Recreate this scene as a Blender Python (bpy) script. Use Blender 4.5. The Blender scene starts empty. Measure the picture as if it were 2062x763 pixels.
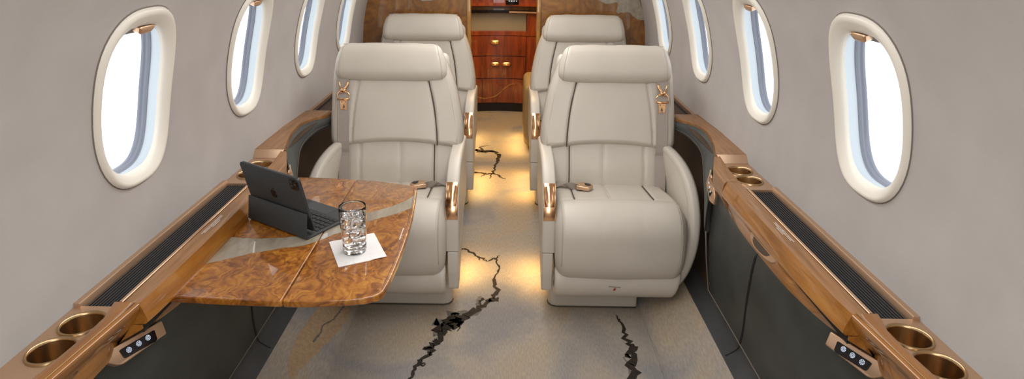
import bpy, bmesh, math, random
from mathutils import Vector, Matrix, noise as mn
random.seed(7)
C = bpy.context.scene.collection
PI = math.pi

# ------------------------------------------------------------------ materials
def new_mat(name):
    m = bpy.data.materials.new(name); m.use_nodes = True
    nt = m.node_tree
    return m, nt, nt.nodes['Principled BSDF']

def N(nt, typ, **kw):
    n = nt.nodes.new(typ)
    for k, v in kw.items():
        if k in n.inputs: n.inputs[k].default_value = v
        else: setattr(n, k, v)
    return n

def coords(nt, scale=(1, 1, 1), rot=(0, 0, 0)):
    tc = nt.nodes.new('ShaderNodeTexCoord'); mp = nt.nodes.new('ShaderNodeMapping')
    mp.inputs['Scale'].default_value = scale; mp.inputs['Rotation'].default_value = rot
    nt.links.new(tc.outputs['Object'], mp.inputs['Vector'])
    return mp.outputs['Vector']

def ramp(nt, fac, stops):
    r = nt.nodes.new('ShaderNodeValToRGB')
    e = r.color_ramp.elements
    while len(e) < len(stops): e.new(0.5)
    for i, (p, c) in enumerate(stops):
        e[i].position = p; e[i].color = (*c, 1)
    nt.links.new(fac, r.inputs['Fac'])
    return r.outputs['Color']

def bump(nt, bs, h, strength=.2, dist=.002):
    b = nt.nodes.new('ShaderNodeBump'); b.inputs['Strength'].default_value = strength
    b.inputs['Distance'].default_value = dist
    nt.links.new(h, b.inputs['Height']); nt.links.new(b.outputs['Normal'], bs.inputs['Normal'])

def simple(name, col, rough=.5, metal=0., coat=0., noise=0., nscale=40, bstr=0., bscale=400, spec=None):
    m, nt, bs = new_mat(name)
    bs.inputs['Base Color'].default_value = (*col, 1)
    bs.inputs['Roughness'].default_value = rough
    bs.inputs['Metallic'].default_value = metal
    bs.inputs['Coat Weight'].default_value = coat
    bs.inputs['Coat Roughness'].default_value = .05
    if spec is not None: bs.inputs['Specular IOR Level'].default_value = spec
    v = coords(nt)
    if noise:
        n = N(nt, 'ShaderNodeTexNoise', Scale=nscale, Detail=4.)
        nt.links.new(v, n.inputs['Vector'])
        lo = tuple(c*(1-noise) for c in col); hi = tuple(min(1, c*(1+noise)) for c in col)
        nt.links.new(ramp(nt, n.outputs['Fac'], [(.3, lo), (.7, hi)]), bs.inputs['Base Color'])
    if bstr:
        n2 = N(nt, 'ShaderNodeTexNoise', Scale=bscale, Detail=3.)
        nt.links.new(v, n2.inputs['Vector'])
        bump(nt, bs, n2.outputs['Fac'], bstr, .001)
    return m

M = {}
M['leather'] = simple('cream_leather', (.60, .555, .485), .40, noise=.035, nscale=5, bstr=.12, bscale=500)
M['leather_seam'] = simple('cream_leather_piping', (.50, .455, .385), .5)
M['seam_dark'] = simple('dark_seam', (.09, .07, .05), .8)
M['black_leather'] = simple('black_leather', (.042, .047, .043), .42, noise=.25, nscale=9, bstr=.35, bscale=260)
M['black_leather2'] = simple('black_leather_lower', (.048, .049, .052), .5, noise=.2, nscale=9, bstr=.35, bscale=260)
M['arch_leather'] = simple('charcoal_leather', (.085, .092, .09), .4, noise=.15, nscale=9, bstr=.3, bscale=260)
M['thread'] = simple('tan_thread', (.17, .14, .115), .8)
M['wall'] = simple('grey_suede', (.53, .502, .485), .85, noise=.05, nscale=7, bstr=.25, bscale=700, spec=.2)
M['frame'] = simple('cream_plastic', (.90, .86, .77), .35)
M['gasket'] = simple('taupe_gasket', (.20, .175, .15), .6)
M['reveal'] = simple('bluegrey_reveal', (.52, .58, .62), .4)
M['rubber'] = simple('grey_seal', (.24, .26, .32), .3)
M['shade'] = simple('grey_shade', (.45, .45, .46), .6)
M['bronze'] = simple('satin_bronze', (.70, .47, .31), .36, metal=.8)
M['bronze_dark'] = simple('brushed_bronze', (.52, .36, .20), .28, metal=1.)
M['copper'] = simple('polished_copper', (.95, .56, .30), .16, metal=1.)
M['gold'] = simple('polished_gold', (.9, .55, .22), .2, metal=1.)
M['black_plastic'] = simple('black_plastic', (.012, .012, .014), .35)
M['black_gloss'] = simple('black_gloss', (.006, .006, .007), .1)
M['void'] = simple('dark_recess', (.012, .009, .007), .8)
M['recess'] = simple('brown_recess', (.075, .045, .025), .6, noise=.3, nscale=4)
M['mat'] = simple('black_rubber_mat', (.034, .035, .039), .4)
M['strap'] = simple('greige_webbing', (.40, .345, .31), .7, bstr=.4, bscale=900)
M['tablet'] = simple('space_grey_metal', (.07, .075, .08), .35, metal=.6)
M['folio'] = simple('charcoal_folio', (.035, .040, .043), .55, bstr=.1, bscale=900)
M['emblem'] = simple('dark_polished_emblem', (.02, .022, .025), .12, metal=.5)
M['keys'] = simple('black_keys', (.022, .022, .024), .5)
M['napkin'] = simple('white_paper', (.85, .84, .83), .8, bstr=.3, bscale=300)
M['white_print'] = simple('white_print', (.85, .83, .80), .6)
M['dark_print'] = simple('grey_print', (.12, .11, .10), .7)
M['red_print'] = simple('red_print', (.35, .01, .01), .5)
M['beige_panel'] = simple('beige_backsplash', (.30, .27, .20), .35)
M['bench_leather'] = simple('tan_leather', (.36, .27, .14), .45, bstr=.2)

def lit(name, col, s):
    m, nt, bs = new_mat(name)
    bs.inputs['Base Color'].default_value = (*col, 1)
    bs.inputs['Emission Color'].default_value = (*col, 1); bs.inputs['Emission Strength'].default_value = s
    return m
M['symbol'] = lit('lit_symbol', (.60, .70, .85), .35)
M['blue_display'] = lit('blue_display', (.35, .55, .9), .8)

def wood(name, stops, scale, coat=1., rough=.35, warp=1.0, det=7., kind='burl'):
    m, nt, bs = new_mat(name)
    v = coords(nt, scale)
    n1 = N(nt, 'ShaderNodeTexNoise', Scale=1.6, Detail=3.); nt.links.new(v, n1.inputs['Vector'])
    add = nt.nodes.new('ShaderNodeVectorMath'); add.operation = 'MULTIPLY_ADD'
    add.inputs[1].default_value = (warp,)*3
    nt.links.new(n1.outputs['Color'], add.inputs[0]); nt.links.new(v, add.inputs[2])
    n2 = N(nt, 'ShaderNodeTexNoise', Scale=3.0, Detail=det, Roughness=.62, Distortion=1.2 if kind == 'burl' else .2)
    nt.links.new(add.outputs[0], n2.inputs['Vector'])
    fac = n2.outputs['Fac']
    if kind == 'burl':
        w = N(nt, 'ShaderNodeTexWave', Scale=2.2, Distortion=9., Detail=4.)
        w.inputs['Detail Scale'].default_value = 1.6
        nt.links.new(add.outputs[0], w.inputs['Vector'])
        mx = nt.nodes.new('ShaderNodeMath'); mx.operation = 'MULTIPLY_ADD'
        mx.inputs[1].default_value = .13; nt.links.new(w.outputs['Fac'], mx.inputs[0])
        sc = nt.nodes.new('ShaderNodeMath'); sc.operation = 'MULTIPLY'; sc.inputs[1].default_value = .9
        nt.links.new(n2.outputs['Fac'], sc.inputs[0]); nt.links.new(sc.outputs[0], mx.inputs[2])
        fac = mx.outputs[0]
    nt.links.new(ramp(nt, fac, stops), bs.inputs['Base Color'])
    bs.inputs['Roughness'].default_value = rough
    bs.inputs['Coat Weight'].default_value = coat
    bs.inputs['Coat Roughness'].default_value = .015
    return m
M['burl'] = wood('amber_burl', [(.28, (.105, .028, .003)), (.44, (.235, .074, .007)), (.56, (.35, .125, .012)), (.74, (.50, .22, .032))], (7, 7, 7), det=4.)
M['burl_dark'] = wood('brown_burl', [(.25, (.12, .042, .006)), (.5, (.23, .090, .012)), (.65, (.32, .135, .020)), (.85, (.40, .185, .03))], (2.4, 2.4, 2.4))
M['rail_wood'] = wood('amber_rail', [(.28, (.21, .070, .009)), (.5, (.35, .135, .018)), (.72, (.47, .20, .034))], (16, 1.6, 16), warp=.4, kind='g')
M['satin_wood'] = wood('satin_walnut', [(.3, (.22, .10, .036)), (.5, (.31, .152, .06)), (.7, (.39, .20, .085))], (26, 2.2, 26), coat=.35, rough=.42, warp=.3, kind='g')
M['mahogany'] = wood('red_mahogany', [(.3, (.11, .016, .003)), (.55, (.26, .045, .008)), (.75, (.37, .09, .015))], (8, 8, 1.2), warp=.5, kind='g')
M['inlay'] = wood('grey_inlay', [(.3, (.26, .22, .16)), (.7, (.42, .37, .29))], (14, 4, 14), warp=.4, kind='g')
M['gold_inlay'] = wood('gold_inlay', [(.3, (.30, .13, .02)), (.7, (.50, .26, .05))], (4, 4, 4), warp=.4, kind='g')

def carpet(name, tone=1.):
    m, nt, bs = new_mat(name)
    v = coords(nt)
    vs = coords(nt, (120, 22, 80))
    n1 = N(nt, 'ShaderNodeTexNoise', Scale=2.6, Detail=3., Distortion=.8); nt.links.new(v, n1.inputs['Vector'])
    n2 = N(nt, 'ShaderNodeTexNoise', Scale=2.0, Detail=3.); nt.links.new(vs, n2.inputs['Vector'])
    c1 = ramp(nt, n1.outputs['Fac'], [(.36, tuple(tone*x for x in (.275, .262, .255))), (.5, tuple(tone*x for x in (.37, .325, .275))), (.64, tuple(tone*x for x in (.40, .325, .235)))])
    c2 = ramp(nt, n2.outputs['Fac'], [(.3, (.88, .88, .88)), (.7, (1.14, 1.14, 1.14))])
    mx = nt.nodes.new('ShaderNodeMix'); mx.data_type = 'RGBA'; mx.blend_type = 'MULTIPLY'
    mx.inputs['Factor'].default_value = 1.
    nt.links.new(c1, mx.inputs['A']); nt.links.new(c2, mx.inputs['B'])
    nt.links.new(mx.outputs['Result'], bs.inputs['Base Color'])
    bs.inputs['Roughness'].default_value = .95; bs.inputs['Specular IOR Level'].default_value = .1
    bs.inputs['Sheen Weight'].default_value = .1
    bump(nt, bs, n2.outputs['Fac'], .3, .002)
    return m
M['carpet'] = carpet('woven_carpet')
M['crack'] = simple('dark_vein', (.022, .014, .008), .8, noise=.5, nscale=60)
M['vein_grey'] = simple('grey_vein', (.16, .145, .125), .95, noise=.2, nscale=60)
M['vein_tan'] = simple('tan_vein', (.40, .28, .17), .95, noise=.15, nscale=80)

def glassmat(name, rough=0., ior=1.45, col=(1, 1, 1)):
    m, nt, bs = new_mat(name)
    bs.inputs['Base Color'].default_value = (*col, 1)
    bs.inputs['Transmission Weight'].default_value = 1.
    bs.inputs['Roughness'].default_value = rough; bs.inputs['IOR'].default_value = ior
    return m
M['glass'] = glassmat('clear_glass'); M['water'] = glassmat('water', 0, 1.33)
M['ice'] = glassmat('ice', .06, 1.31)
def pane():
    m, nt, bs = new_mat('window_pane')
    out = nt.nodes['Material Output']
    t = nt.nodes.new('ShaderNodeBsdfTransparent'); t.inputs[0].default_value = (.93, .95, .97, 1)
    g = nt.nodes.new('ShaderNodeBsdfGlossy'); g.inputs['Roughness'].default_value = .02
    mx = nt.nodes.new('ShaderNodeMixShader'); mx.inputs[0].default_value = .05
    nt.links.new(t.outputs[0], mx.inputs[1]); nt.links.new(g.outputs[0], mx.inputs[2])
    nt.links.new(mx.outputs[0], out.inputs['Surface'])
    nt.nodes.remove(bs)
    return m
M['pane'] = pane()

# ------------------------------------------------------------------ mesh helpers
def link(name, me, parent=None):
    o = bpy.data.objects.new(name, me); C.objects.link(o)
    if parent is not None: o.parent = parent
    return o

def mesh(name, verts, faces, mat, parent=None, smooth=True, recalc=True, midx=None, sharp=None):
    me = bpy.data.meshes.new(name)
    me.from_pydata([tuple(v) for v in verts], [], faces)
    mats = mat if isinstance(mat, (list, tuple)) else [mat]
    for m in mats: me.materials.append(m)
    if midx:
        for p, i in zip(me.polygons, midx): p.material_index = i
    if recalc:
        bm = bmesh.new(); bm.from_mesh(me)
        bmesh.ops.remove_doubles(bm, verts=bm.verts, dist=1e-6)
        bmesh.ops.recalc_face_normals(bm, faces=bm.faces); bm.to_mesh(me); bm.free()
    if smooth:
        me.polygons.foreach_set('use_smooth', [True]*len(me.polygons))
        if sharp: me.set_sharp_from_angle(angle=math.radians(sharp))
    return link(name, me, parent)

def merge(parts):
    V, F, I = [], [], []
    for p in parts:
        v, f = p[0], p[1]; mi = p[2] if len(p) > 2 else 0
        o = len(V); V += list(v); F += [tuple(i+o for i in q) for q in f]; I += [mi]*len(f)
    return V, F, I

def loft(secs, closed=True, caps=True, wrap=False):
    n = len(secs[0]); V = [p for s in secs for p in s]; F = []
    m = len(secs)
    for i in range(m if wrap else m-1):
        a, b = i*n, ((i+1) % m)*n
        for j in range(n if closed else n-1):
            k = (j+1) % n
            F.append((a+j, a+k, b+k, b+j))
    if closed and caps and not wrap:
        F.append(tuple(range(n))[::-1]); F.append(tuple((m-1)*n+j for j in range(n)))
    return V, F

def cr(pts, n=8, closed=False):
    """Catmull-Rom resampling"""
    P = [Vector(p) for p in pts]; out = []; L = len(P)
    rng = range(L) if closed else range(L-1)
    for i in rng:
        if closed: p0, p1, p2, p3 = P[i-1], P[i], P[(i+1) % L], P[(i+2) % L]
        else:
            p1, p2 = P[i], P[i+1]
            p0 = P[i-1] if i > 0 else p1*2-p2
            p3 = P[i+2] if i+2 < L else p2*2-p1
        for k in range(n):
            t = k/n
            out.append(.5*((2*p1)+(p2-p0)*t+(2*p0-5*p1+4*p2-p3)*t*t+(3*p1-p0-3*p2+p3)*t**3))
    if not closed: out.append(P[-1].copy())
    return out

def tube(pts, r, n=8, closed=False, caps=True):
    P = [Vector(p) for p in pts]; secs = []
    L = len(P); up = Vector((0, 0, 1)); prev = None
    for i, p in enumerate(P):
        if closed: t = P[(i+1) % L]-P[i-1]
        else: t = P[min(i+1, L-1)]-P[max(i-1, 0)]
        if t.length < 1e-9: t = Vector((0, 0, 1))
        t.normalize()
        if prev is None:
            a = up if abs(t.dot(up)) < .9 else Vector((1, 0, 0))
            prev = (a-t*a.dot(t)).normalized()
        else:
            prev = (prev-t*prev.dot(t)).normalized()
        b = t.cross(prev)
        rr = r[i] if isinstance(r, (list, tuple)) else r
        secs.append([p+prev*math.cos(2*PI*k/n)*rr+b*math.sin(2*PI*k/n)*rr for k in range(n)])
    return loft(secs, True, caps, closed)

def lathe(prof, n=40, c=(0, 0, 0)):
    secs = [[Vector((c[0]+r*math.cos(2*PI*k/n), c[1]+r*math.sin(2*PI*k/n), c[2]+z)) for k in range(n)] for r, z in prof]
    return loft(secs, True, False)

def rbox(x0, x1, y0, y1, z0, z1, r=.01, seg=3, fn=None):
    bm = bmesh.new()
    vs = bmesh.ops.create_cube(bm, size=1.)['verts']
    for v in vs:
        v.co = Vector(((x0+x1)/2+v.co.x*(x1-x0), (y0+y1)/2+v.co.y*(y1-y0), (z0+z1)/2+v.co.z*(z1-z0)))
    if r > 0:
        bmesh.ops.bevel(bm, geom=bm.edges[:], offset=r, segments=seg, affect='EDGES', profile=.5)
    V = [v.co.copy() for v in bm.verts]; bm.verts.index_update()
    F = [tuple(v.index for v in f.verts) for f in bm.faces]
    bm.free()
    if fn: V = [fn(v) for v in V]
    return V, F

def prism(poly, d, bev=0., seg=2):
    """poly: list of 3D points (planar), extruded by vector d, edges bevelled"""
    bm = bmesh.new()
    vs = [bm.verts.new(p) for p in poly]
    f = bm.faces.new(vs)
    r = bmesh.ops.extrude_face_region(bm, geom=[f])
    for g in r['geom']:
        if isinstance(g, bmesh.types.BMVert): g.co += Vector(d)
    bmesh.ops.recalc_face_normals(bm, faces=bm.faces)
    if bev:
        bmesh.ops.bevel(bm, geom=bm.edges[:], offset=bev, segments=seg, affect='EDGES', profile=.5, clamp_overlap=True)
    bm.verts.index_update()
    V = [v.co.copy() for v in bm.verts]; F = [tuple(v.index for v in f.verts) for f in bm.faces]
    bm.free(); return V, F

def xf(vf, M4):
    return [M4 @ Vector(v) for v in vf[0]], vf[1]
def mir(vf, s):
    if s > 0: return vf
    return [Vector((-v[0], v[1], v[2])) for v in vf[0]], vf[1]

def interp(t, pts):
    if t <= pts[0][0]: return pts[0][1]
    for (a, va), (b, vb) in zip(pts, pts[1:]):
        if t <= b:
            k = (t-a)/(b-a); return va+(vb-va)*k
    return pts[-1][1]
def sinterp(t, pts):
    """smooth catmull interpolation over non-uniform keys"""
    n = len(pts)
    if t <= pts[0][0]: return pts[0][1]
    if t >= pts[-1][0]: return pts[-1][1]
    for i in range(n-1):
        if t <= pts[i+1][0]:
            x0, y0 = pts[i]; x1, y1 = pts[i+1]
            m0 = (y1-pts[i-1][1])/(x1-pts[i-1][0]) if i > 0 else (y1-y0)/(x1-x0)
            m1 = (pts[i+2][1]-y0)/(pts[i+2][0]-x0) if i+2 < n else (y1-y0)/(x1-x0)
            h = x1-x0; k = (t-x0)/h
            return (2*k**3-3*k*k+1)*y0+(k**3-2*k*k+k)*h*m0+(-2*k**3+3*k*k)*y1+(k**3-k*k)*h*m1

def frange(a, b, n): return [a+(b-a)*i/n for i in range(n+1)]
def thing(name, label, cat, loc=(0, 0, 0), group=None):
    o = bpy.data.objects.new(name, None); C.objects.link(o); o.location = loc
    o.empty_display_size = .05
    tag(o, label, cat, group); return o
def tag(o, label, cat, group=None):
    o['label'] = label; o['category'] = cat
    if group: o['group'] = group
    return o
def struct(o):
    o['kind'] = 'structure'; return o

# ------------------------------------------------------------------ cabin shell
WALL = [(.0, .80), (.30, .832), (.55, .840), (.70, .835), (.85, .836), (1.0, .818), (1.15, .775), (1.26, .728), (1.36, .668),
        (1.45, .595), (1.53, .50), (1.59, .39), (1.63, .27), (1.65, .14), (1.655, 0)]
def WX(z): return sinterp(z, WALL)
def wnorm(z):
    d = (WX(z+.005)-WX(z-.005))/.01
    n = Vector((1, 0, -d)); return n.normalized()       # outward for the right side (x>0)

WZ = 1.065; WA, WB = .141, .205       # window centre height, half width, half height of frame
def squircle(t, a, b, p=2.75):
    c, s = math.cos(t), math.sin(t)
    k = (abs(c)**p+abs(s)**p)**(-1/p)
    return a*c*k, b*s*k
def win_outline(t, a, b):
    y, zz = squircle(t, a, b)
    # a touch narrower at the bottom
    y *= 1.0+.05*(zz/b)
    return y-.12*zz, zz

NW = 64
def win_t(k): return 2*PI*k/NW
def wall_pt(side, y, z, off=0.):
    n = wnorm(z); return Vector((side*(WX(z)+n.x*off), y, z+n.z*off))

Y_REAR, Y_FRONT = -1.6, 3.63
WPITCH = .607
def win_centres(side):
    base = 1.300 if side < 0 else 1.276
    return [base+WPITCH*k-(.09 if k < 0 else 0) for k in range(-4, 4)]

def build_wall(side, name):
    cs = win_centres(side)
    zb, zt = .775, 1.362
    parts = []
    bnd = [cs[0]-WPITCH/2]+[(a+b)/2 for a, b in zip(cs, cs[1:])]+[cs[-1]+WPITCH/2]
    for yc, ya_, yb_ in zip(cs, bnd, bnd[1:]):
        secs = []
        for k in range(NW):
            t = win_t(k)
            c, s = math.cos(t), math.sin(t)
            m = 1/max(abs(c), abs(s))
            ry = ((yb_-yc) if c > 0 else (yc-ya_))*c*m; rz = (zt-zb)/2*s*m + (zt+zb)/2
            hy, hz = win_outline(t, WA-.02, WB-.02); hz += WZ
            secs.append([wall_pt(side, yc+ry+(hy-ry)*q, rz+(hz-rz)*q) for q in (0, .15, .3, .45, .6, .75, .9, 1)])
        V, F = loft(secs, False, False, True)
        parts.append((V, F))
    y0, y1 = bnd[0], bnd[-1]
    def grid(ya, yb, za, zb_, ny, nz):
        if yb-ya < 1e-4: return
        secs = [[wall_pt(side, ya+(yb-ya)*i/ny, za+(zb_-za)*j/nz) for j in range(nz+1)] for i in range(ny+1)]
        parts.append(loft(secs, False, False))
    grid(Y_REAR, Y_FRONT+.02, 0, zb, 8, 20)
    grid(Y_REAR, Y_FRONT+.02, zt, 1.60, 8, 10)
    zv = [(zt+zb)/2+(zt-zb)/2*math.tan(2*PI*q/NW) for q in range(-NW//8, NW//8+1)]
    for ya, yb in ((Y_REAR, y0), (y1, Y_FRONT+.02)):
        if yb > ya: parts.append(loft([[wall_pt(side, yy, z) for z in zv] for yy in (ya, yb)], False, False))
    V, F, _ = merge(parts)
    return struct(mesh(name, V, F, M['wall']))
build_wall(-1, 'wall_left'); build_wall(1, 'wall_right')

def build_window(side, yc, idx):
    root = bpy.data.objects.new('window_%d' % idx, None); C.objects.link(root)
    root.location = (side*WX(WZ), yc, WZ); struct(root)
    o = root.location
    def L(p): return p-o
    def ring(a, b, off, dz=0.):
        r = []
        for k in range(NW):
            y, z = win_outline(win_t(k), a, b)
            r.append(L(wall_pt(side, yc+y, WZ+z+dz, off)))
        return r
    # frame ring: raised lip rolling inward to the opening (offsets <0 are towards the cabin)
    prof = [(WA+.002, WB+.002, .003, 0), (WA+.001, WB+.001, -.004, 0), (WA-.002, WB-.002, -.0095, 0), (WA-.007, WB-.007, -.012, 0), (WA-.012, WB-.012, -.0105, -.001),
            (WA-.019, WB-.021, -.006, -.003), (WA-.025, WB-.030, -.001, -.004), (WA-.028, WB-.035, .004, -.005), (WA-.029, WB-.037, .010, -.005)]
    V, F = loft([ring(a, b, f, d) for a, b, f, d in prof], True, False)
    mesh('window_frame', V, F, M['frame'], root)
    V, F = loft([ring(WA+.0035, WB+.0035, -.0004), ring(WA, WB, -.0030)], True, False)
    mesh('frame_gasket', V, F, M['gasket'], root)  # thin darker ring paints the contact shadow in the gap round the frame
    prof = [(WA-.029, WB-.037, .009), (WA-.025, WB-.033, .014), (WA-.022, WB-.029, .036)]
    V, F = loft([ring(a, b, f, -.005) for a, b, f in prof], True, False)
    mesh('window_reveal', V, F, M['reveal'], root)
    prof = [(WA-.022, WB-.029, .035), (WA-.025, WB-.032, .037), (WA-.022, WB-.029, .039), (WA-.026, WB-.033, .042), (WA-.023, WB-.030, .046), (WA-.027, WB-.034, .049), (WA-.027, WB-.034, .056)]
    V, F = loft([ring(a, b, f, -.005) for a, b, f in prof], True, False)
    mesh('window_seal', V, F, M['rubber'], root)
    r = ring(WA-.025, WB-.032, .053, -.005)
    cen = sum(r, Vector())/len(r)
    V = r+[cen]; F = [(i, (i+1) % NW, NW) for i in range(NW)]
    mesh('window_pane', V, F, M['pane'], root, smooth=False)
    # pulled-up shade edge with bronze tab
    zt = WZ+WB-.034-.005
    def W(y, z, off): return L(wall_pt(side, yc+y, z, off))
    sh = []
    for off in (.024, .027):
        sh.append([W(-.102+.204*i/16, zt-.026, off) for i in range(17)]+[W(.082-.164*i/16, zt+.0, off) for i in range(17)])
    V, F = loft(sh, True, True); mesh('window_shade', V, F, M['shade'], root, smooth=False)
    pl = []
    for off, g in ((.001, .004), (.004, 0), (.020, 0), (.024, .002)):
        a = .030-g
        pl.append([W(y, z, off) for y, z in [(-a, zt-.006), (-a+.004, zt-.016+g), (-a+.012, zt-.020+g), (a-.012, zt-.020+g), (a-.004, zt-.016+g), (a, zt-.006), (a-.006, zt-.004-g), (-a+.006, zt-.004-g)]])
    V, F = loft(pl, True, True); mesh('shade_pull', V, F, M['bronze'], root, sharp=40)
i = 1
for side in (-1, 1):
    for yc in win_centres(side):
        build_window(side, yc, i); i += 1

# ceiling, floor, end walls
secs = [[Vector((x, y, 1.62+.035*math.sqrt(max(0, 1-(x/.46)**2))-.02*abs(x)/.46)) for x in [-.46+.92*j/20 for j in range(21)]] for y in (Y_REAR, .5, 2., 6.0)]
def ceil_z(x):
    x = abs(x)
    lo, hi = 1.53, 1.655
    for _ in range(30):
        mid = (lo+hi)/2
        if WX(mid) > x: lo = mid
        else: hi = mid
    return lo
secs = [[Vector((x, y, ceil_z(x)+.004)) for x in [-.40+.80*j/20 for j in range(21)]] for y in (Y_REAR, 1., Y_FRONT+.02)]
V, F = loft(secs, False, False); struct(mesh('ceiling', V, F, M['wall']))

def ribbon(pts, w, z=.0008, jit=.35, sub=5):
    P = cr([(p[0]-.003-(p[1]-1.7)*.006, p[1]+.017+(p[1]-1.7)*.028+(.018 if p[0] > .3 else 0), 0) for p in pts], sub); out = []
    # jagged walk
    J = []
    for i, p in enumerate(P):
        k = interp(i/(len(P)-1), w)
        a = random.uniform(-1, 1)*.45*k+random.uniform(-.006, .006)
        b = random.uniform(-1, 1)*.45*k+random.uniform(-.006, .006)
        J.append((p+Vector((a, b, 0)), k*random.uniform(1-jit, 1+jit)))
    Vv, Ff = [], []
    for i, (p, k) in enumerate(J):
        a = J[max(i-1, 0)][0]; b = J[min(i+1, len(J)-1)][0]
        t = (b-a); t = t.normalized() if t.length > 1e-6 else Vector((0, 1, 0))
        n = Vector((-t.y, t.x, 0))
        Vv += [p+n*k*.5+Vector((0, 0, z)), p-n*k*.5+Vector((0, 0, z))]
    for i in range(len(J)-1): Ff.append((2*i, 2*i+1, 2*i+3, 2*i+2))
    return Vv, Ff

fl = [([Vector((-.9, Y_REAR, 0)), Vector((.9, Y_REAR, 0)), Vector((.9, 6.1, 0)), Vector((-.9, 6.1, 0))], [(0, 1, 2, 3)], 0)]
crk = [(-.31, 1.55), (-.283, 1.707), (-.278, 1.752), (-.259, 1.803), (-.228, 1.837), (-.25, 1.87), (-.218, 1.898), (-.215, 1.957), (-.183, 2.018), (-.138, 2.05), (-.073, 2.11), (-.035, 2.169), (-.006, 2.216), (-.012, 2.319), (.002, 2.423), (-.01, 2.511), (-.055, 2.489), (-.09, 2.53), (-.151, 2.581), (-.195, 2.606)]
fl.append((*ribbon(crk, [(0, .010), (.3, .022), (.42, .040), (.5, .034), (.58, .012), (.66, .02), (.7, .008), (1, .012)]), 1))
fl.append((*ribbon([(-.215, 1.935), (-.185, 1.985), (-.165, 2.03), (-.14, 2.045)], [(0, .012), (.5, .052), (1, .02)], .0012, .5, 7), 1))
fl.append((*ribbon([(-.14, 2.03), (-.143, 1.97)], [(0, .022), (1, .004)], .0012, .5, 4), 1))
fl.append((*ribbon([(-.23, 1.93), (-.22, 2.02), (-.16, 2.06), (-.09, 2.10), (-.07, 2.2)], [(0, .02), (.5, .05), (1, .012)], .0004, .5, 7), 2))
fl.append((*ribbon([(-.25, 1.82), (-.235, 1.90), (-.21, 1.93)], [(0, .01), (1, .02)], .0004, .5, 6), 2))
fl.append((*ribbon([(-.06, 2.115), (-.075, 2.16), (-.06, 2.18)], [(0, .006), (1, .012)], .0012, .4, 4), 1))
fl.append((*ribbon([(-.035, 2.17), (-.01, 2.175), (.0, 2.19)], [(0, .035), (1, .01)], .0012, .4, 4), 1))
fl.append((*ribbon([(-.25, 1.795), (-.262, 1.77), (-.24, 1.78)], [(0, .008), (1, .004)], .0012, .4, 4), 1))
fl.append((*ribbon([(-.01, 2.50), (.004, 2.54)], [(0, .012), (1, .004)], .0012, .4, 4), 1))
fl.append((*ribbon([(-.09, 2.53), (-.085, 2.49)], [(0, .008), (1, .004)], .0012, .4, 4), 1))
fl.append((*ribbon([(.470, 2.06), (.475, 2.025), (.479, 1.942), (.500, 1.87), (.477, 1.79), (.461, 1.707), (.455, 1.60)], [(0, .006), (.2, .012), (.55, .026), (.8, .03), (1, .02)]), 1))
fl.append((*ribbon([(.497, 1.87), (.468, 1.82), (.462, 1.84)], [(0, .02), (1, .006)], .0012, .4, 5), 1))
fl.append((*ribbon([(.462, 1.84), (.455, 1.80), (.46, 1.74), (.45, 1.66)], [(0, .006), (1, .01)], .0004, .4, 5), 2))
# rear-aisle veins
fl.append((*ribbon([(-.26, 3.96), (-.204, 4.02), (-.15, 4.0), (-.102, 3.99), (-.05, 4.0), (-.031, 3.96), (0, 3.92)], [(0, .03), (.5, .045), (1, .012)], .0008, .4, 5), 1))
fl.append((*ribbon([(-.12, 4.01), (-.15, 4.08), (-.09, 4.13)], [(0, .02), (1, .004)], .0012, .4, 5), 1))
fl.append((*ribbon([(-.01, 3.93), (-.02, 3.83), (-.027, 3.745), (-.04, 3.62), (-.04, 3.568)], [(0, .03), (.5, .012), (1, .016)]), 1))
fl.append((*ribbon([(-.26, 3.66), (-.18, 3.60), (-.102, 3.573), (-.04, 3.568), (.0, 3.53), (.03, 3.48)], [(0, .05), (.3, .02), (.7, .014), (1, .008)]), 1))
fl.append((*ribbon([(-.09, 3.565), (-.13, 3.52)], [(0, .012), (1, .006)], .0012, .4, 5), 1))
fl.append((*ribbon([(-.06, 3.565), (-.06, 3.49)], [(0, .012), (1, .006)], .0012, .4, 5), 1))
V, F, I = merge(fl)
struct(mesh('floor', V, F, [M['carpet'], M['crack'], M['vein_grey']], smooth=False, recalc=False, midx=I))

def cove(side, idx):
    prof = [(.562, -.004), (.566, .006), (.576, .020), (.594, .036), (.640, .066), (.695, .106), (.724, .126), (.735, .130)]
    P = cr([(x, 0, z) for x, z in prof], 4)
    secs = [[Vector((side*p.x, y, p.z)) for p in P] for y in [Y_REAR, 0, 1., 1.6, 2.2, 3., Y_FRONT]]
    parts = [(*loft(secs, False, False), 0)]
    if side < 0:
        prof_xz = sorted((p.x, p.z) for p in P)
        def strip(keys, e, ncol, ja):
            secs = []
            for y in frange(keys[0][0], keys[-1][0], 40):
                xl = interp(y, [(k[0], k[1]) for k in keys])+random.uniform(-ja, ja); xr = interp(y, [(k[0], k[2]) for k in keys])+random.uniform(-ja, ja)
                secs.append([Vector((-(xl+(xr-xl)*q/ncol), y, interp(xl+(xr-xl)*q/ncol, prof_xz)+e)) for q in range(ncol+1)])
            return loft(secs, False, False)
        parts.append((*strip([(1.62, .642, .650), (1.66, .640, .672), (1.72, .630, .682), (1.80, .612, .690), (1.90, .592, .682), (2.0, .580, .672), (2.10, .575, .655)], .0010, 10, .002), 1))
        parts.append((*strip([(1.82, .638, .643), (1.88, .630, .636), (1.92, .634, .639), (1.98, .612, .617), (2.03, .606, .611), (2.08, .598, .604)], .0020, 2, .0015), 2))
    V, F, I = merge(parts)
    struct(mesh('trim_%d' % idx, V, F, [M['carpet'], M['vein_tan'], M['vein_grey']], recalc=False, midx=I))
cove(-1, 1); cove(1, 2)

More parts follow.
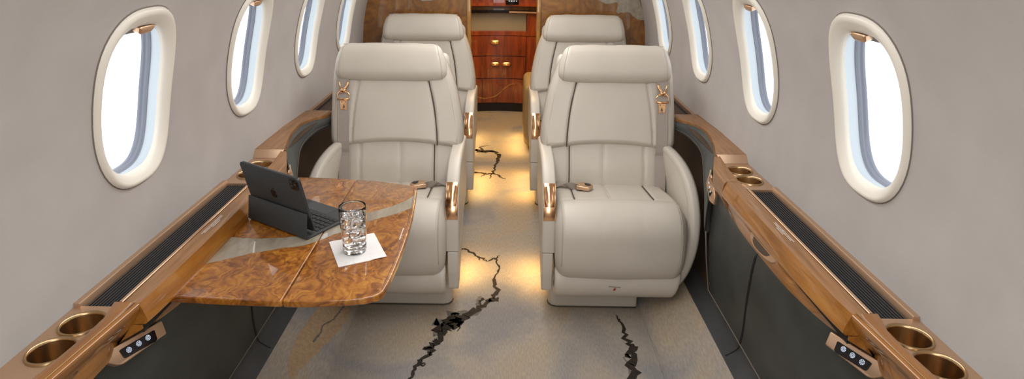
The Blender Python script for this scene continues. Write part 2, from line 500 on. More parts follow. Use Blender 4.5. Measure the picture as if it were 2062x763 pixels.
V, F = rbox(-.9, .9, Y_REAR-.04, Y_REAR, 0, 1.72, 0)
struct(mesh('wall_rear', V, F, M['wall'], smooth=False))

# ------------------------------------------------------------------ forward bulkhead with doorway
def bulkhead(side):
    xin = .205
    zs = [0+1.66*i/40 for i in range(41)]
    def sec(y, e=0):
        pts = [Vector((side*(xin+e), y, 0.001+e)), Vector((side*(xin+e), y, 1.62))]
        outer = [Vector((side*max(WX(z)+.004-e, xin+e+.001), y, z)) for z in zs[::-1] if z <= 1.62]
        outer[-1].z = .001
        return pts+outer
    V, F = loft([sec(3.61), sec(3.68)], True, True)
    root = thing('bulkhead_panel', 'glossy burl wood partition %s the doorway%s' % (('left of', ', behind the rear seat') if side < 0 else ('right of', ', with pale ragged inlay')), 'partition', (side*.5, 3.58, 0))
    off = root.location
    V = [v-off for v in V]
    mesh('panel', V, F, M['burl_dark'], root, smooth=False)
    # door edge trim
    V, F = rbox(side*xin-.012, side*xin+.012, 3.60, 3.69, 0, 1.62, .004)
    mesh('door_trim', [v-off for v in V], F, M['gold_inlay'], root)
    def overlay(poly, name='inlay'):  # pale ragged-edged shape laid on the panel face
        V, F = prism([Vector((x-.022, 3.6085, z+.03))-off for x, z in poly], (0, -.0012, 0))
        o = mesh(name, V, F, M['inlay'], root, smooth=False)
    if side > 0:
        overlay([(.50, 1.10), (.54, 1.075), (.578, 1.062), (.612, 1.045), (.640, 1.046), (.672, 1.054), (.686, 1.046), (.682, 1.020), (.678, 1.0), (.69, .990), (.705, .996), (.722, .994), (.742, 1.0),
             (.757, .994), (.775, .975), (.80, .958), (.823, .952), (.842, .953), (.835, 1.0), (.80, 1.085), (.77, 1.14), (.70, 1.16), (.62, 1.15), (.55, 1.13)])
    else:
        overlay([(-.52, 1.10), (-.455, 1.053), (-.40, 1.056), (-.34, 1.075), (-.28, 1.10), (-.3, 1.15), (-.45, 1.16)])
bulkhead(-1); bulkhead(1)
V, F = rbox(-.23, .23, 3.62, 3.68, 1.58, 1.66, .002); struct(mesh('trim_3', V, F, M['burl_dark'], smooth=False))

# galley / vestibule beyond the doorway
for s, nm in ((-1, 'wall_galley_left'), (1, 'wall_galley_right')):
    V, F = rbox(s*.75-.02, s*.75+.02, 3.69, 6.1, 0, 1.66, 0); struct(mesh(nm, V, F, M['wall'], smooth=False))
V, F = rbox(-.77, .77, 3.69, 6.1, 1.64, 1.68, 0); struct(mesh('ceiling_galley', V, F, M['wall'], smooth=False))
V, F = rbox(-.77, .77, 6.1, 6.14, 0, 1.66, 0); struct(mesh('wall_galley_end', V, F, M['mahogany'], smooth=False))

def cab_y(x): return 5.035-.05*((x+.03)/.30)**2+.02*x
cabinet = thing('galley_cabinet', 'curved red mahogany cabinet with drawers standing beyond the doorway', 'cabinet', (0, 5.1, 0))
co = cabinet.location
def curved(x0, x1, z0, z1, d0, d1, n=16, rz=0.):
    secs = []
    for i in range(n+1):
        x = x0+(x1-x0)*i/n; y = cab_y(x)
        secs.append([Vector((x, y+d0, z0))-co, Vector((x, y+d0, z1))-co, Vector((x, y+d1, z1))-co, Vector((x, y+d1, z0))-co])
    return loft(secs, True, True)
V, F = curved(-.45, .30, .075, .655, .012, .4); mesh('carcass', V, F, M['mahogany'], cabinet, smooth=False)
V, F = curved(-.45, .30, 0, .075, .03, .4); mesh('kick_plate', V, F, M['black_plastic'], cabinet, smooth=False)
def cab_handle(x, z, par):
    y = cab_y(x)-.004
    V, F = prism([Vector((x+a*.04, y, z+b*.016))-co for a, b in [(math.copysign(abs(math.cos(t))**.6, math.cos(t)), math.copysign(abs(math.sin(t))**.8, math.sin(t))) for t in [2*PI*k/20 for k in range(20)]]], (0, -.012, 0), .003)
    V2, F2 = tube(cr([(x-.034, y-.012, z-.004), (x, y-.026, z-.001), (x+.034, y-.012, z-.004)], 5), .0055, 8)
    V2 = [v-co for v in V2]
    V, F, _ = merge([(V, F), (V2, F2)])
    mesh('handle', V, F, M['gold'], par)
def front(name, x0, x1, z0, z1, hs=()):
    V, F = curved(x0+.003, x1-.003, z0+.003, z1-.003, -.006, .010)
    o = mesh(name, V, F, M['mahogany'], cabinet, smooth=False)
    for h in hs: cab_handle(h[0], h[1], o)
front('drawer', -.45, .205, .480, .652, [(-.057, .597)])
front('drawer', -.45, .205, .285, .478, [(-.055, .41), (.040, .41)])
front('door', -.45, -.165, .078, .283); front('door', -.163, .30, .078, .283)
front('side_panel', .208, .30, .285, .652)
# gold ragged band across the low door
P = [(-.27, .118), (-.20, .128), (-.155, .118), (-.10, .122), (-.06, .135), (-.02, .160), (.02, .195), (.06, .228), (.10, .245), (.115, .235), (.12, .20), (.135, .16)]
top = []
for a, b in zip(P, P[1:]):
    for k in range(4): t = k/4; top.append((a[0]+(b[0]-a[0])*t, a[1]+(b[1]-a[1])*t+random.uniform(-.003, .003)))
V = []
for x, z in top:
    V += [Vector((x, cab_y(x)-.0072, z))-co, Vector((x, cab_y(x)-.0072, z-.004-.006*abs(math.sin(x*30))))-co]
F = [(2*i, 2*i+1, 2*i+3, 2*i+2) for i in range(len(top)-1)]
mesh('gold_inlay', V, F, M['gold_inlay'], cabinet, smooth=False, recalc=False)
# backsplash niche and counters above
V, F = curved(-.284, .205, .69, .835, .05, .07); mesh('backsplash', V, F, M['beige_panel'], cabinet, smooth=False)
V, F = curved(-.45, -.29, .655, .86, .0, .4); V2, F2 = curved(.21, .30, .655, .86, .0, .4); V3, F3 = curved(-.30, .25, .655, .69, .0, .4)
V, F, _ = merge([(V, F), (V2, F2), (V3, F3)]); mesh('surround', V, F, M['mahogany'], cabinet, smooth=False)
V, F = curved(-.29, .21, .655, .86, .08, .4); mesh('niche_back', V, F, M['mahogany'], cabinet, smooth=False)
V, F = curved(-.45, .30, .845, .865, -.02, .4); mesh('shelf_lip', V, F, M['black_gloss'], cabinet, smooth=False)
V, F = curved(.06, .30, .846, .858, -.03, -.019); mesh('copper_strip', V, F, M['bronze'], cabinet, smooth=False)
V, F = curved(-.45, .30, .90, .925, -.02, .4); mesh('upper_shelf', V, F, M['mahogany'], cabinet, smooth=False)
V, F = curved(-.45, .30, .92, 1.6, .15, .4); mesh('upper_cabinet', V, F, M['mahogany'], cabinet, smooth=False)
V, F = curved(-.45, .30, .865, .90, .05, .4); mesh('shelf_recess', V, F, M['burl_dark'], cabinet, smooth=False)
V, F = rbox(.03, .14, 5.0, 5.02, .925, .965, .004); mesh('display', [v-co for v in V], F, M['black_gloss'], cabinet)
pp = [rbox(.055+.02*k, .062+.02*k, 4.9965, 4.9995, .938, .946, 0) for k in range(4)]
V, F, _ = merge(pp); mesh('display_light', [v-co for v in V], F, M['blue_display'], cabinet, smooth=False)
for k in range(4):
    V, F = lathe([(0, .0), (.006, 0), (.006, -.003), (0, -.003)], 12, (-.22+.12*k, cab_y(-.22+.12*k)+.03, .842))
    mesh('puck_light', [v-co for v in V], F, M['frame'], cabinet)
V, F = rbox(.29, .42, 5.05, 5.5, 0, 1.6, .004)
tag(mesh('galley_pillar', V, F, M['black_gloss'], None, smooth=False), 'dark glossy pillar standing right beside the mahogany cabinet', 'pillar')  # darkness of the open gap beside the cabinet, built as a solid block
bpy.context.view_layer.update()
for ch in cabinet.children_recursive:
    if ch.name != 'display' and ch.type == 'MESH':
        for v in ch.data.vertices:
            v.co.z += .014*min(1, max(0, v.co.z/.2))
cabinet.location = (-.025, 5.21, 0)
# tan padded bench end
def squash(v): return v
V, F = rbox(.145, .60, 4.08, 4.60, 0.03, .475, .045, 5)
bn = thing('padded_bench', 'tan leather padded bench end standing right of the doorway before the cabinet', 'bench', (.4, 4.26, 0))
mesh('cushion', [v-bn.location for v in V], F, M['bench_leather'], bn)
V, F = rbox(.18, .58, 4.12, 4.56, 0, .05, .01); mesh('base', [v-bn.location for v in V], F, M['black_plastic'], bn)

# ------------------------------------------------------------------ side ledges
def Ecurve(y): return sinterp(y, [(-.6, .80), (.5, .80), (.9, .80), (1.0, .793), (1.14, .735), (1.29, .710), (1.42, .706), (1.6, .708), (1.84, .730), (1.92, .738)])
def Bcurve(y): return sinterp(y, [(-.6, .80), (.5, .785), (.88, .752), (1.03, .744), (1.06, .745), (2.0, .745)])
def Ccurve(y): return sinterp(y, [(-.6, .765), (.5, .75), (.88, .727), (1.03, .716), (1.1, .710), (1.3, .706), (1.92, .706)])

def LY(y): return y+.024*min(1, max(0, (y-.2)/.5))+.012*min(1, max(0, (y-1)/.9))
def build_ledge(side):
    nm = 'left' if side < 0 else 'right'
    lab = ('bronze and wood side ledge under the left windows, holding the pulled-out table' if side < 0 else
           'long bronze and wood side ledge under the right windows with a D-shaped bronze handle')
    root = thing('side_ledge', lab, 'side ledge', (side*.77, 1.2, .6))
    o = root.location
    def put(name, vf, mat, par=None, **kw):
        V = [Vector((side*v[0], LY(v[1]), v[2]))-o for v in vf[0]]
        return mesh(name, V, vf[1], mat, par or root, **kw)
    # mid wood rail (Y 1.045 .. 1.735): flat top, rolled edge, undercut
    secs = []
    for y in frange(1.045, 1.735, 20):
        b, c = Bcurve(y), Ccurve(y)
        secs.append([(b, y, .660), (b, y, .7005), (b-.0015, y, .702), (c+.002, y, .702), (c-.001, y, .7005), (c-.005, y, .690), (c-.010, y, .676), (c-.0135, y, .664), (c-.013, y, .657), (c-.008, y, .653), (c+.02, y, .652)])
    V, F = loft([[Vector(p) for p in s] for s in secs], True, True)
    top_m = []
    ob = put('wood_rail', (V, F), [M['satin_wood'], M['rail_wood']], sharp=35)
    for p in ob.data.polygons:
        p.material_index = 0 if (p.center.z+o.z > .7008 or p.normal.z > .9) else 1
    # lower strip
    secs = []
    for y in frange(1.045, 1.90, 24):
        e = Ecurve(y); c = Ccurve(y)
        k = min(1, max(0, (y-1.045)/.15)); k2 = min(1, max(0, (1.82-y)/.25)); kk = min(k, k2)
        xt = c+.001+.012*kk
        secs.append([Vector(p) for p in [(xt+.03, y, .652), (xt, y, .650), (min(xt, e+.006)-.0, y, .640), (e, y, .604), (e+.002, y, .600), (e+.02, y, .598)]])
    V, F = loft(secs, True, True); put('lower_strip', (V, F), M['rail_wood'], sharp=50)
    # slot shadow box
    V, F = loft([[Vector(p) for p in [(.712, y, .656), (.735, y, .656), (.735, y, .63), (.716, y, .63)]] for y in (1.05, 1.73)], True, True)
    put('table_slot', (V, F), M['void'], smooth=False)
    # near wooden cap sweeping to the sill
    secs = []
    for y in frange(-.5, 1.043, 30):
        b, c, e = Bcurve(y), Ccurve(y), Ecurve(y)
        if y > .99: # curved shoulder towards the mat
            b = b+.018*((y-.99)/.053)**.5
        pts = cr([(c+.002, y, .704), (c-.004, y, .697), (c-.006+.2*(e-c), y, .67), (c-.002+.55*(e-c), y, .635), (e, y, .603)], 4)
        secs.append([Vector((b, y, .66)), Vector((b, y, .7035)), Vector((b-.002, y, .705))]+pts+[Vector((e+.006, y, .599)), Vector((b+.01, y, .60))])
    V, F = loft(secs, True, True); put('near_cap', (V, F), M['rail_wood'], sharp=40)
    V, F = tube([(Ccurve(y)+.003, y, .7048) for y in frange(.4, 1.04, 16)], .0012, 6); put('cap_crease', (V, F), M['bronze_dark'])
    def O(y): return sinterp(y, [(1.845, .703), (1.895, .720), (1.965, .743), (2.045, .763), (2.145, .781), (2.265, .787), (2.345, .765), (2.405, .732), (2.52, .712), (2.7, .70), (3.56, .70)])
    # far wood piece inboard of the far cup holders
    secs = []
    for y in frange(1.738, 1.93, 10):
        e = Ecurve(y); k = (y-1.738)/.192
        c = max(.7035, O(y)-.001) if y > 1.845 else .7035; b = .745
        pts = cr([(c+.002, y, .702+.016*k*k), (c-.004, y, .696+.014*k*k), (c-.008+.010*k, y, .68), (c-.008+.016*k, y, .65), (e, y, .603)], 4)
        secs.append([Vector((b, y, .66)), Vector((b, y, .702+.018*k*k))]+pts+[Vector((e+.01, y, .599)), Vector((b+.01, y, .60))])
    V, F = loft(secs, True, True); put('far_cap', (V, F), M['satin_wood'], sharp=40)
    # bronze rims
    def wallx(z): return WX(z)
    rim = []
    V, F = loft([[Vector(p) for p in [(.822, y, .68), (.822, y, .706), (.8235, y, .708), (.838, y, .708), (.838, y, .68)]] for y in frange(1.03, 1.685, 2)], True, True); rim.append((V, F))
    V, F = loft([[Vector(p) for p in [(.7455, y, .66), (.7455, y, .7035), (.7465, y, .7045), (.7525, y, .7045), (.7535, y, .7035), (.7535, y, .66)]] for y in (1.045, 1.685)], True, True); rim.append((V, F))
    V, F, _ = merge(rim); put('bronze_rim', (V, F), M['bronze'], sharp=40)
    # mat: ribs running along the cabin
    def matsec(y):
        pts = [Vector((.7535, y, .68))]
        n = 10; w = (.822-.7535)/n
        for i in range(n):
            x = .7535+i*w
            pts += [Vector((x+.0004, y, .6865)), Vector((x+.0012, y, .6938)), Vector((x+w-.0030, y, .6938)), Vector((x+w-.0020, y, .6865))]
        return pts+[Vector((.822, y, .68))]
    V, F = loft([matsec(1.03), matsec(1.685)], True, True); put('ribbed_mat', (V, F), M['mat'], smooth=False)
    # cup panels
    RI = .0360
    def bay(y0, y1, cyy, xa, xb, cx, z):
        n = 40; secs = []
        for k in range(n):
            t = 2*PI*k/n; c, s = math.cos(t), math.sin(t)
            dx = (xb-cx) if c > 0 else (cx-xa); dy = (y1-cyy) if s > 0 else (cyy-y0)
            m = 1/max(abs(c), abs(s))
            secs.append([Vector((cx+c*m*dx, cyy+s*m*dy, z)), Vector((cx+c*(RI+.002), cyy+s*(RI+.002), z))])
        return loft(secs, False, False, True)
    def cupset(cs, z, ya, yb, nearflag):
        parts = []
        ys = [ya]+[(cs[0][1]+cs[1][1])/2]+[yb]
        for (cx, cyy), y0, y1 in zip(cs, ys, ys[1:]):
            parts.append(bay(y0, y1, cyy, .7405, .838, cx, z))
        return parts
    z = .700
    nc = [(.780, .893), (.780, .975)]
    parts = cupset(nc, z, .845, 1.022, True)
    parts.append(([Vector(p) for p in [(.7405, 1.022, z), (.838, 1.022, z), (.838, 1.034, z), (.7405, 1.034, z), (.7405, 1.034, .68), (.838, 1.034, .68)]], [(0, 1, 2, 3), (3, 2, 5, 4)]))
    parts.append(([Vector(p) for p in [(.7405, -.5, z), (.838, -.5, z), (.838, .845, z), (.7405, .845, z)]], [(0, 1, 2, 3)]))
    V, F, _ = merge(parts); cp1 = put('cup_panel', (V, F), M['bronze'], smooth=False)
    fc = [(.780, 1.752), (.780, 1.836)]
    parts = cupset(fc, z, 1.708, 1.885, False)
    parts.append(([Vector(p) for p in [(.7405, 1.708, z), (.838, 1.708, z), (.838, 1.68, z), (.7405, 1.68, z), (.7405, 1.68, .68), (.838, 1.68, .68)]], [(0, 1, 2, 3), (3, 2, 5, 4)]))
    parts.append(([Vector(p) for p in [(.7405, 1.885, z), (.838, 1.885, z), (.838, 1.93, z), (.7405, 1.93, z)]], [(0, 1, 2, 3)]))
    V, F, _ = merge(parts); cp2 = put('cup_panel', (V, F), M['bronze'], smooth=False)
    for par, cs in ((cp1, nc), (cp2, fc)):
        for cx, cyy in cs:
            prof = [(RI+.0055, .7002), (RI+.0045, .7035), (RI+.002, .7045), (RI, .703), (RI-.001, .698), (RI-.0025, .652), (RI-.004, .649), (0, .649)]
            vf = lathe([(r, zz) for r, zz in prof], 44, (cx, cyy, 0))
            h = put('cup_holder', vf, M['bronze_dark'], par, sharp=50)
            vf = lathe([(RI-.0045, .6495), (RI-.0055, .655), (RI-.010, .656), (0, .656)], 32, (cx, cyy, 0))
            put('rubber_liner', vf, M['black_plastic'], h)
    # white printed placard lines on the wood
    pr = []
    for (ya, yb, x) in ((1.345, 1.455, .7340), (1.352, 1.453, .7295), (1.385, 1.425, .7245)):
        n = 26
        for i in range(n):
            y0 = ya+(yb-ya)*i/n; y1 = y0+(yb-ya)/n*random.uniform(.55, .95)
            pr.append(([Vector((x-.0011, y0, .7025)), Vector((x+.0011, y0, .7025)), Vector((x+.0011, y1, .7025)), Vector((x-.0011, y1, .7025))], [(0, 1, 2, 3)]))
    V, F, _ = merge(pr); put('placard_print', (V, F), M['white_print'], smooth=False)
    # raised far section beside the seat, then second mat module
    secs = []
    for y in frange(1.93, 2.48, 26):
        ox = O(y); zt = .724-.012*max(0, (y-2.2)/.3)
        secs.append([Vector(p) for p in [(.84, y, .69), (.84, y, zt), (ox+.004, y, zt), (ox, y, zt-.003), (ox-.002, y, zt-.02), (ox+.01, y, .68)]])
    V, F = loft(secs, True, True); put('raised_wood', (V, F), M['satin_wood'], sharp=40)
    pts = [Vector(p) for p in [(.842, 1.905, .7005), (.745, 1.905, .7005), (.735, 1.93, .7235), (.842, 1.93, .7235)]]
    put('raised_step', (pts, [(0, 1, 2, 3)]), M['bronze'], smooth=False)
    secs = []
    for y in frange(2.48, 3.545, 6):
        secs.append([Vector(p) for p in [(.74, y, .66), (.74, y, .702), (.704, y, .702), (.700, y, .695), (.700, y, .66)]])
    V, F = loft(secs, True, True); put('far_rail', (V, F), M['satin_wood'], sharp=40)
    secs2 = [[p+Vector((0, 0, 0)) for p in matsec(y)] for y in (2.49, 3.02)]
    V, F = loft(secs2, True, True); put('ribbed_mat', (V, F), M['mat'], smooth=False)
    V, F = loft([[Vector(p) for p in [(.820, y, .68), (.820, y, .706), (.838, y, .706), (.838, y, .68)]] for y in (2.48, 3.545)], True, True)
    V2, F2 = loft([[Vector(p) for p in [(.7395, y, .68), (.7395, y, .70), (.838, y, .70), (.838, y, .68)]] for y in (3.02, 3.545)], True, True)
    V, F, _ = merge([(V, F), (V2, F2)]); put('far_rim', (V, F), M['bronze'], sharp=40)
    # near control panel with three lit buttons
    A = [Vector(p)+Vector((-.001, -.002, .009)) for p in [(.732, 1.133, .592), (.719, 1.123, .566), (.751, 1.021, .567), (.758, 1.013, .570), (.783, .988, .601), (.780, .993, .604)]]
    n = Vector((-.82, -.25, .5)).normalized()
    Pn = prism([a-n*.012 for a in A], n*.016, .003, 3)
    cpn = put('control_panel', Pn, M['bronze'], sharp=50)
    B = [Vector(p)+Vector((-.001, -.002, .009)) for p in [(.736, 1.108, .584), (.7275, 1.100, .568), (.7285, 1.094, .5665), (.752, 1.030, .5735), (.7545, 1.028, .576), (.763, 1.030, .590), (.762, 1.034, .591), (.738, 1.105, .5855)]]
    scr = put('button_strip', prism([b+n*.004 for b in B], n*.0012), M['black_gloss'], cpn, smooth=False)
    u = (Vector((.753, 1.044, .581))-Vector((.739, 1.087, .580))).normalized(); w = n.cross(u).normalized()
    for c in [(.739, 1.087, .5805), (.746, 1.066, .5815), (.753, 1.044, .5825)]:
        c = Vector(c)+Vector((-.001, -.002, .009))+n*.0056; c = c-n*((c-(A[0]+n*.0058)).dot(n))
        fs = []
        for k in range(8):
            a = 2*PI*k/8; d = u*math.cos(a)+w*math.sin(a); e = u*-math.sin(a)+w*math.cos(a)
            fs.append(([c+d*.0012+e*.0005, c+d*.0058+e*.0007, c+d*.0058-e*.0007, c+d*.0012-e*.0005], [(0, 1, 2, 3)]))
            fs.append(([c+d*.0040+e*.0005, c+d*.0052+e*.0022, c+d*.0056+e*.0016, c+d*.0046+e*.0003], [(0, 1, 2, 3)]))
            fs.append(([c+d*.0040-e*.0005, c+d*.0052-e*.0022, c+d*.0056-e*.0016, c+d*.0046-e*.0003], [(0, 1, 2, 3)]))
        V, F, _ = merge(fs); put('lit_symbol', (V, F), M['symbol'], scr, smooth=False)
    # far control panel
    A = [Vector(p) for p in [(.728, 1.943, .665), (.713, 1.928, .618), (.713, 1.880, .575), (.719, 1.855, .572), (.724, 1.862, .604)]]
    n2 = Vector((-.9, -.2, .3)).normalized()
    c2 = put('control_panel', prism([a-n2*.008 for a in A], n2*.013, .002, 2), M['bronze'], sharp=50)
    B = [Vector(p)+Vector((-.003, 0, .012)) for p in [(.726, 1.928, .632), (.719, 1.921, .608), (.719, 1.886, .576), (.724, 1.880, .592)]]
    cc = sum(B, Vector())/4
    b2 = put('button_strip', prism([b+(A[0]-b).dot(n2)*n2+n2*.0052 for b in B], n2*.001), M['black_gloss'], c2, smooth=False)
    for k in range(3):
        c = B[0].lerp(B[3], .2+.3*k).lerp(B[1].lerp(B[2], .2+.3*k), .5); c = c+(A[0]-c).dot(n2)*n2+n2*.0068
        V, F = rbox(c.x-.001, c.x+.001, c.y-.003, c.y+.003, c.z-.003, c.z+.003, 0)
        put('lit_symbol', (V, F), M['symbol'], b2, smooth=False)
    # D-shaped bronze handle set in the lower strip (right side only)
    if side > 0:
        n3 = Vector((-.85, 0, .5)).normalized()
        pl = [Vector(p) for p in [(.7165, 1.535, .630), (.708, 1.520, .615), (.704, 1.490, .608), (.7035, 1.455, .607), (.7045, 1.415, .609), (.708, 1.380, .616), (.7165, 1.363, .630)]]
        pl = [p+Vector((.003, .004, .004)) for p in cr(pl, 4)]
        pl = [p+(Vector((.708, 1.45, .618))-p).dot(n3)*n3 for p in pl]
        hd = put('bronze_handle', prism([p-n3*.004 for p in pl], n3*.010, .0015, 2), M['bronze'], sharp=50)
        cen = sum(pl, Vector())/len(pl)
        inn = [cen+(p-cen)*.62+Vector((0, .006, 0)) for p in pl]
        put('handle_recess', prism([p+n3*.0052 for p in inn], n3*.0012), M['recess'], hd, smooth=False)
    return root
build_ledge(-1); build_ledge(1)

# ------------------------------------------------------------------ black leather side panels with arch beside the seat
def build_sidewall(side):
    root = thing('leather_side_panel', 'black leather side panel below the %s ledge%s' % (('left', ', under the burl table') if side < 0 else ('right', ', reaching down to the carpet')), 'side panel', (side*.74, 1.5, .3))
    o = root.location
    def put(name, vf, mat, par=None, **kw):
        return mesh(name, [Vector((side*v[0], LY(v[1]), v[2]))-o for v in vf[0]], vf[1], mat, par or root, **kw)
    def prof(y):
        e = Ecurve(y)+.004
        return [(e, .606), (e-.001, .585), (e+.006, .52), (e+.5*(.765-e), .38), (.762, .25), (.768, .192)]
    secs = []
    for y in frange(-.8, 1.965, 40):
        P = cr([(x, y, z) for x, z in prof(y)], 5)
        k = max(0, (y-1.93)/.07)*.6
        secs.append([Vector((p.x+.02*k*k, p.y, p.z)) for p in P])
    # round over the leading jamb at Y ~ 2.02
    P = cr([(x, 2.0, z) for x, z in prof(1.965)], 5)
    secs.append([Vector((p.x+.012, 1.98, p.z)) for p in P])
    secs.append([Vector((p.x+.04, 1.985, p.z)) for p in P])
    secs.append([Vector((.842, 1.985, p.z)) for p in P])
    V, F = loft(secs, False, False); put('upper_leather', (V, F), M['black_leather'])
    secs = []
    for y in frange(-.8, 2.4, 20):
        P = cr([(.768, y, .192), (.764, y, .17), (.735, y, .135), (.716, y, .118)], 3)
        secs.append(P)
    V, F = loft(secs, False, False); put('lower_leather', (V, F), M['black_leather2'])
    # seams: stitched line along the bottom and two vertical ones
    V, F = tube([(.7665, y, .194) for y in frange(-.8, 1.95, 30)]+[(.764, 1.964, .23), (.752, 1.968, .32), (.741, 1.970, .42)], .0022, 6)
    put('stitch_line', (V, F), M['thread'])
    for yt, yb in ((1.475, 1.640), (.62, .75)):
        pts = []
        for t in frange(0, 1, 24):
            y = yt+(yb-yt)*t; z = .60+(.192-.60)*t
            e = [ (p.x, p.z) for p in cr([(x, 0, zz) for x, zz in prof(y)], 6)]
            e = sorted([(b, a) for a, b in e])
            pts.append(Vector((interp(z, e)-.0006, y, z)))
        V, F = tube(pts, .0018, 6); put('vertical_seam', (V, F), M['void'])
        V, F = tube([p+Vector((0, .008, 0)) for p in pts], .0009, 5); put('vertical_seam', (V, F), M['black_leather2'])
        V, F = tube([(.766, yb, .190), (.763, yb+.005, .17), (.742, yb+.016, .1425), (.735, yb+.019, .1375)], .0018, 6); put('vertical_seam', (V, F), M['void'])
    # arch frame
    outer = cr([(.736, 1.935, .602), (.725, 1.925, .64), (.723, 1.92, .675), (.731, 1.935, .70), (.745, 1.968, .7085), (.764, 2.045, .711), (.782, 2.145, .711), (.788, 2.265, .710), (.766, 2.345, .706), (.734, 2.405, .702), (.714, 2.52, .70), (.705, 2.7, .70), (.705, 3.2, .70)], 5)
    inner = cr([(.742, 1.98, .40), (.743, 2.01, .49), (.746, 2.06, .570), (.756, 2.115, .608), (.767, 2.17, .630), (.769, 2.24, .646), (.752, 2.33, .660), (.725, 2.42, .660), (.70, 2.52, .652), (.69, 2.7, .65), (.69, 3.2, .65)], 5)
    m = min(len(outer), len(inner))
    def resamp(P, n):
        d = [0]
        for a, b in zip(P, P[1:]): d.append(d[-1]+(b-a).length)
        out = []
        for i in range(n):
            t = d[-1]*i/(n-1)
            for j in range(len(d)-1):
                if t <= d[j+1]+1e-9:
                    k = (t-d[j])/max(d[j+1]-d[j], 1e-9); out.append(P[j].lerp(P[j+1], k)); break
        return out
    # pair points by arclength in the first part
    n = 60
    O_, I_ = resamp(outer, n), resamp(inner, n)
    secs = []
    for a, b in zip(O_, I_):
        mid = a.lerp(b, .5); bulge = Vector((-.010, -.006, .006))
        c1 = cr([a, a.lerp(b, .25)+bulge*.8, mid+bulge, a.lerp(b, .8)+bulge*.5, b, b+Vector((.02, .012, .012))], 3)
        secs.append(c1)
    V, F = loft(secs, False, False); put('arch_frame', (V, F), M['arch_leather'])
    V, F = tube([a.lerp(b, .86)+Vector((-.0065, -.004, .004)) for a, b in zip(O_, I_)], .0012, 5); put('stitch_line', (V, F), M['thread'])
    # pocket interior: floor-to-arch hull lining seen inside the arch
    secs = []
    for y in frange(1.99, 3.56, 8):
        secs.append([Vector(p) for p in [(.728, y, .131), (.75, y, .135), (.80, y, .20), (.828, y, .45), (.828, y, .66), (.80, y, .698), (.75, y, .699)]])
    V, F = loft(secs, False, False); put('pocket_lining', (V, F), M['recess'])
    return root
build_sidewall(-1); build_sidewall(1)

# ------------------------------------------------------------------ seats
def path_frames(pts, n=8):
    P = cr([(0, y, z) for y, z in pts], n)
    d = [0]
    for a, b in zip(P, P[1:]): d.append(d[-1]+(b-a).length)
    T = d[-1]
    def at(s):
        t = min(max(s, 0), 1)*T
        for j in range(len(d)-1):
            if t <= d[j+1]+1e-9:
                k = (t-d[j])/max(d[j+1]-d[j], 1e-9)
                p = P[j].lerp(P[j+1], k)
                a = P[max(j-1, 0)]; b = P[min(j+2, len(P)-1)]
                tg = (b-a).normalized(); break
        nrm = Vector((0, -tg.z, tg.y))      # 90 deg turn
        return p, nrm, tg
    return at, T

def gridvals(n, edge):
    v = []
    for i in range(n+1):
        t = -1+2*i/n
        v.append(math.sin(t*PI/2)**1 if False else math.copysign(1-(1-abs(t))**1.6, t))
    return v

def pad(pts, L, R, thick, e, nu=44, nv=44, p=9., skirt=.05, hook=None, srange=None, flip=1, asp=None):
    """upholstered pad on a YZ path; L(s),R(s) give x limits; quarter-round edges of radius e"""
    at, T = path_frames(pts)
    us, vs = gridvals(nu, e), gridvals(nv, e)
    V = []; idx = {}
    def place(u, v, dn):
        m = max(abs(u), abs(v))
        if m > 0:
            k = m/((abs(u)**p+abs(v)**p)**(1/p)); uu, vv = u*k, v*k
        else: uu, vv = u, v
        s = (vv+1)/2
        x = L(s)+(R(s)-L(s))*(uu+1)/2
        if srange:
            s0, s1 = srange(x); s = s0+(s1-s0)*s
        P, nn, tg = at(s); nn = nn*flip
        if dn is not None: return Vector((x, P.y, P.z))-nn*dn, 0
        half_w = (R(s)-L(s))/2; half_h = T/2*((srange(x)[1]-srange(x)[0]) if srange else 1)
        du = (1-abs(u))*half_w; dv = (1-abs(v))*half_h
        def q(dd):
            if dd >= e: return 1.
            return math.sqrt(max(0, 1-(1-dd/e)**2))
        h = thick*q(du)*q(dv)
        if hook: h += (hook(x, s)+.0016*mn.noise(Vector((x*11+T*7, s*T*9, T))) )*min(1, min(du, dv)/e)
        return Vector((x, P.y, P.z))+nn*h, 0
    for i, u in enumerate(us):
        for j, v in enumerate(vs):
            idx[(i, j)] = len(V); V.append(place(u, v, None)[0])
    F = []
    for i in range(nu):
        for j in range(nv):
            F.append((idx[(i, j)], idx[(i+1, j)], idx[(i+1, j+1)], idx[(i, j+1)]))
    loop = [(i, 0) for i in range(nu)]+[(nu, j) for j in range(nv)]+[(i, nv) for i in range(nu, 0, -1)]+[(0, j) for j in range(nv, 0, -1)]
    b = len(V)
    for (i, j) in loop: V.append(place(us[i], vs[j], skirt)[0])
    n = len(loop)
    for k in range(n):
        k2 = (k+1) % n
        F.append((idx[loop[k]], b+k, b+k2, idx[loop[k2]]))
    c = len(V); V.append(sum(V[b:b+n], Vector())/n)
    for k in range(n): F.append((b+k, c, b+(k+1) % n))
    surf = lambda x, s, dn=0: None
    return (V, F), at

def groove(d, w, depth): return -depth*math.exp(-(d/w)**2)

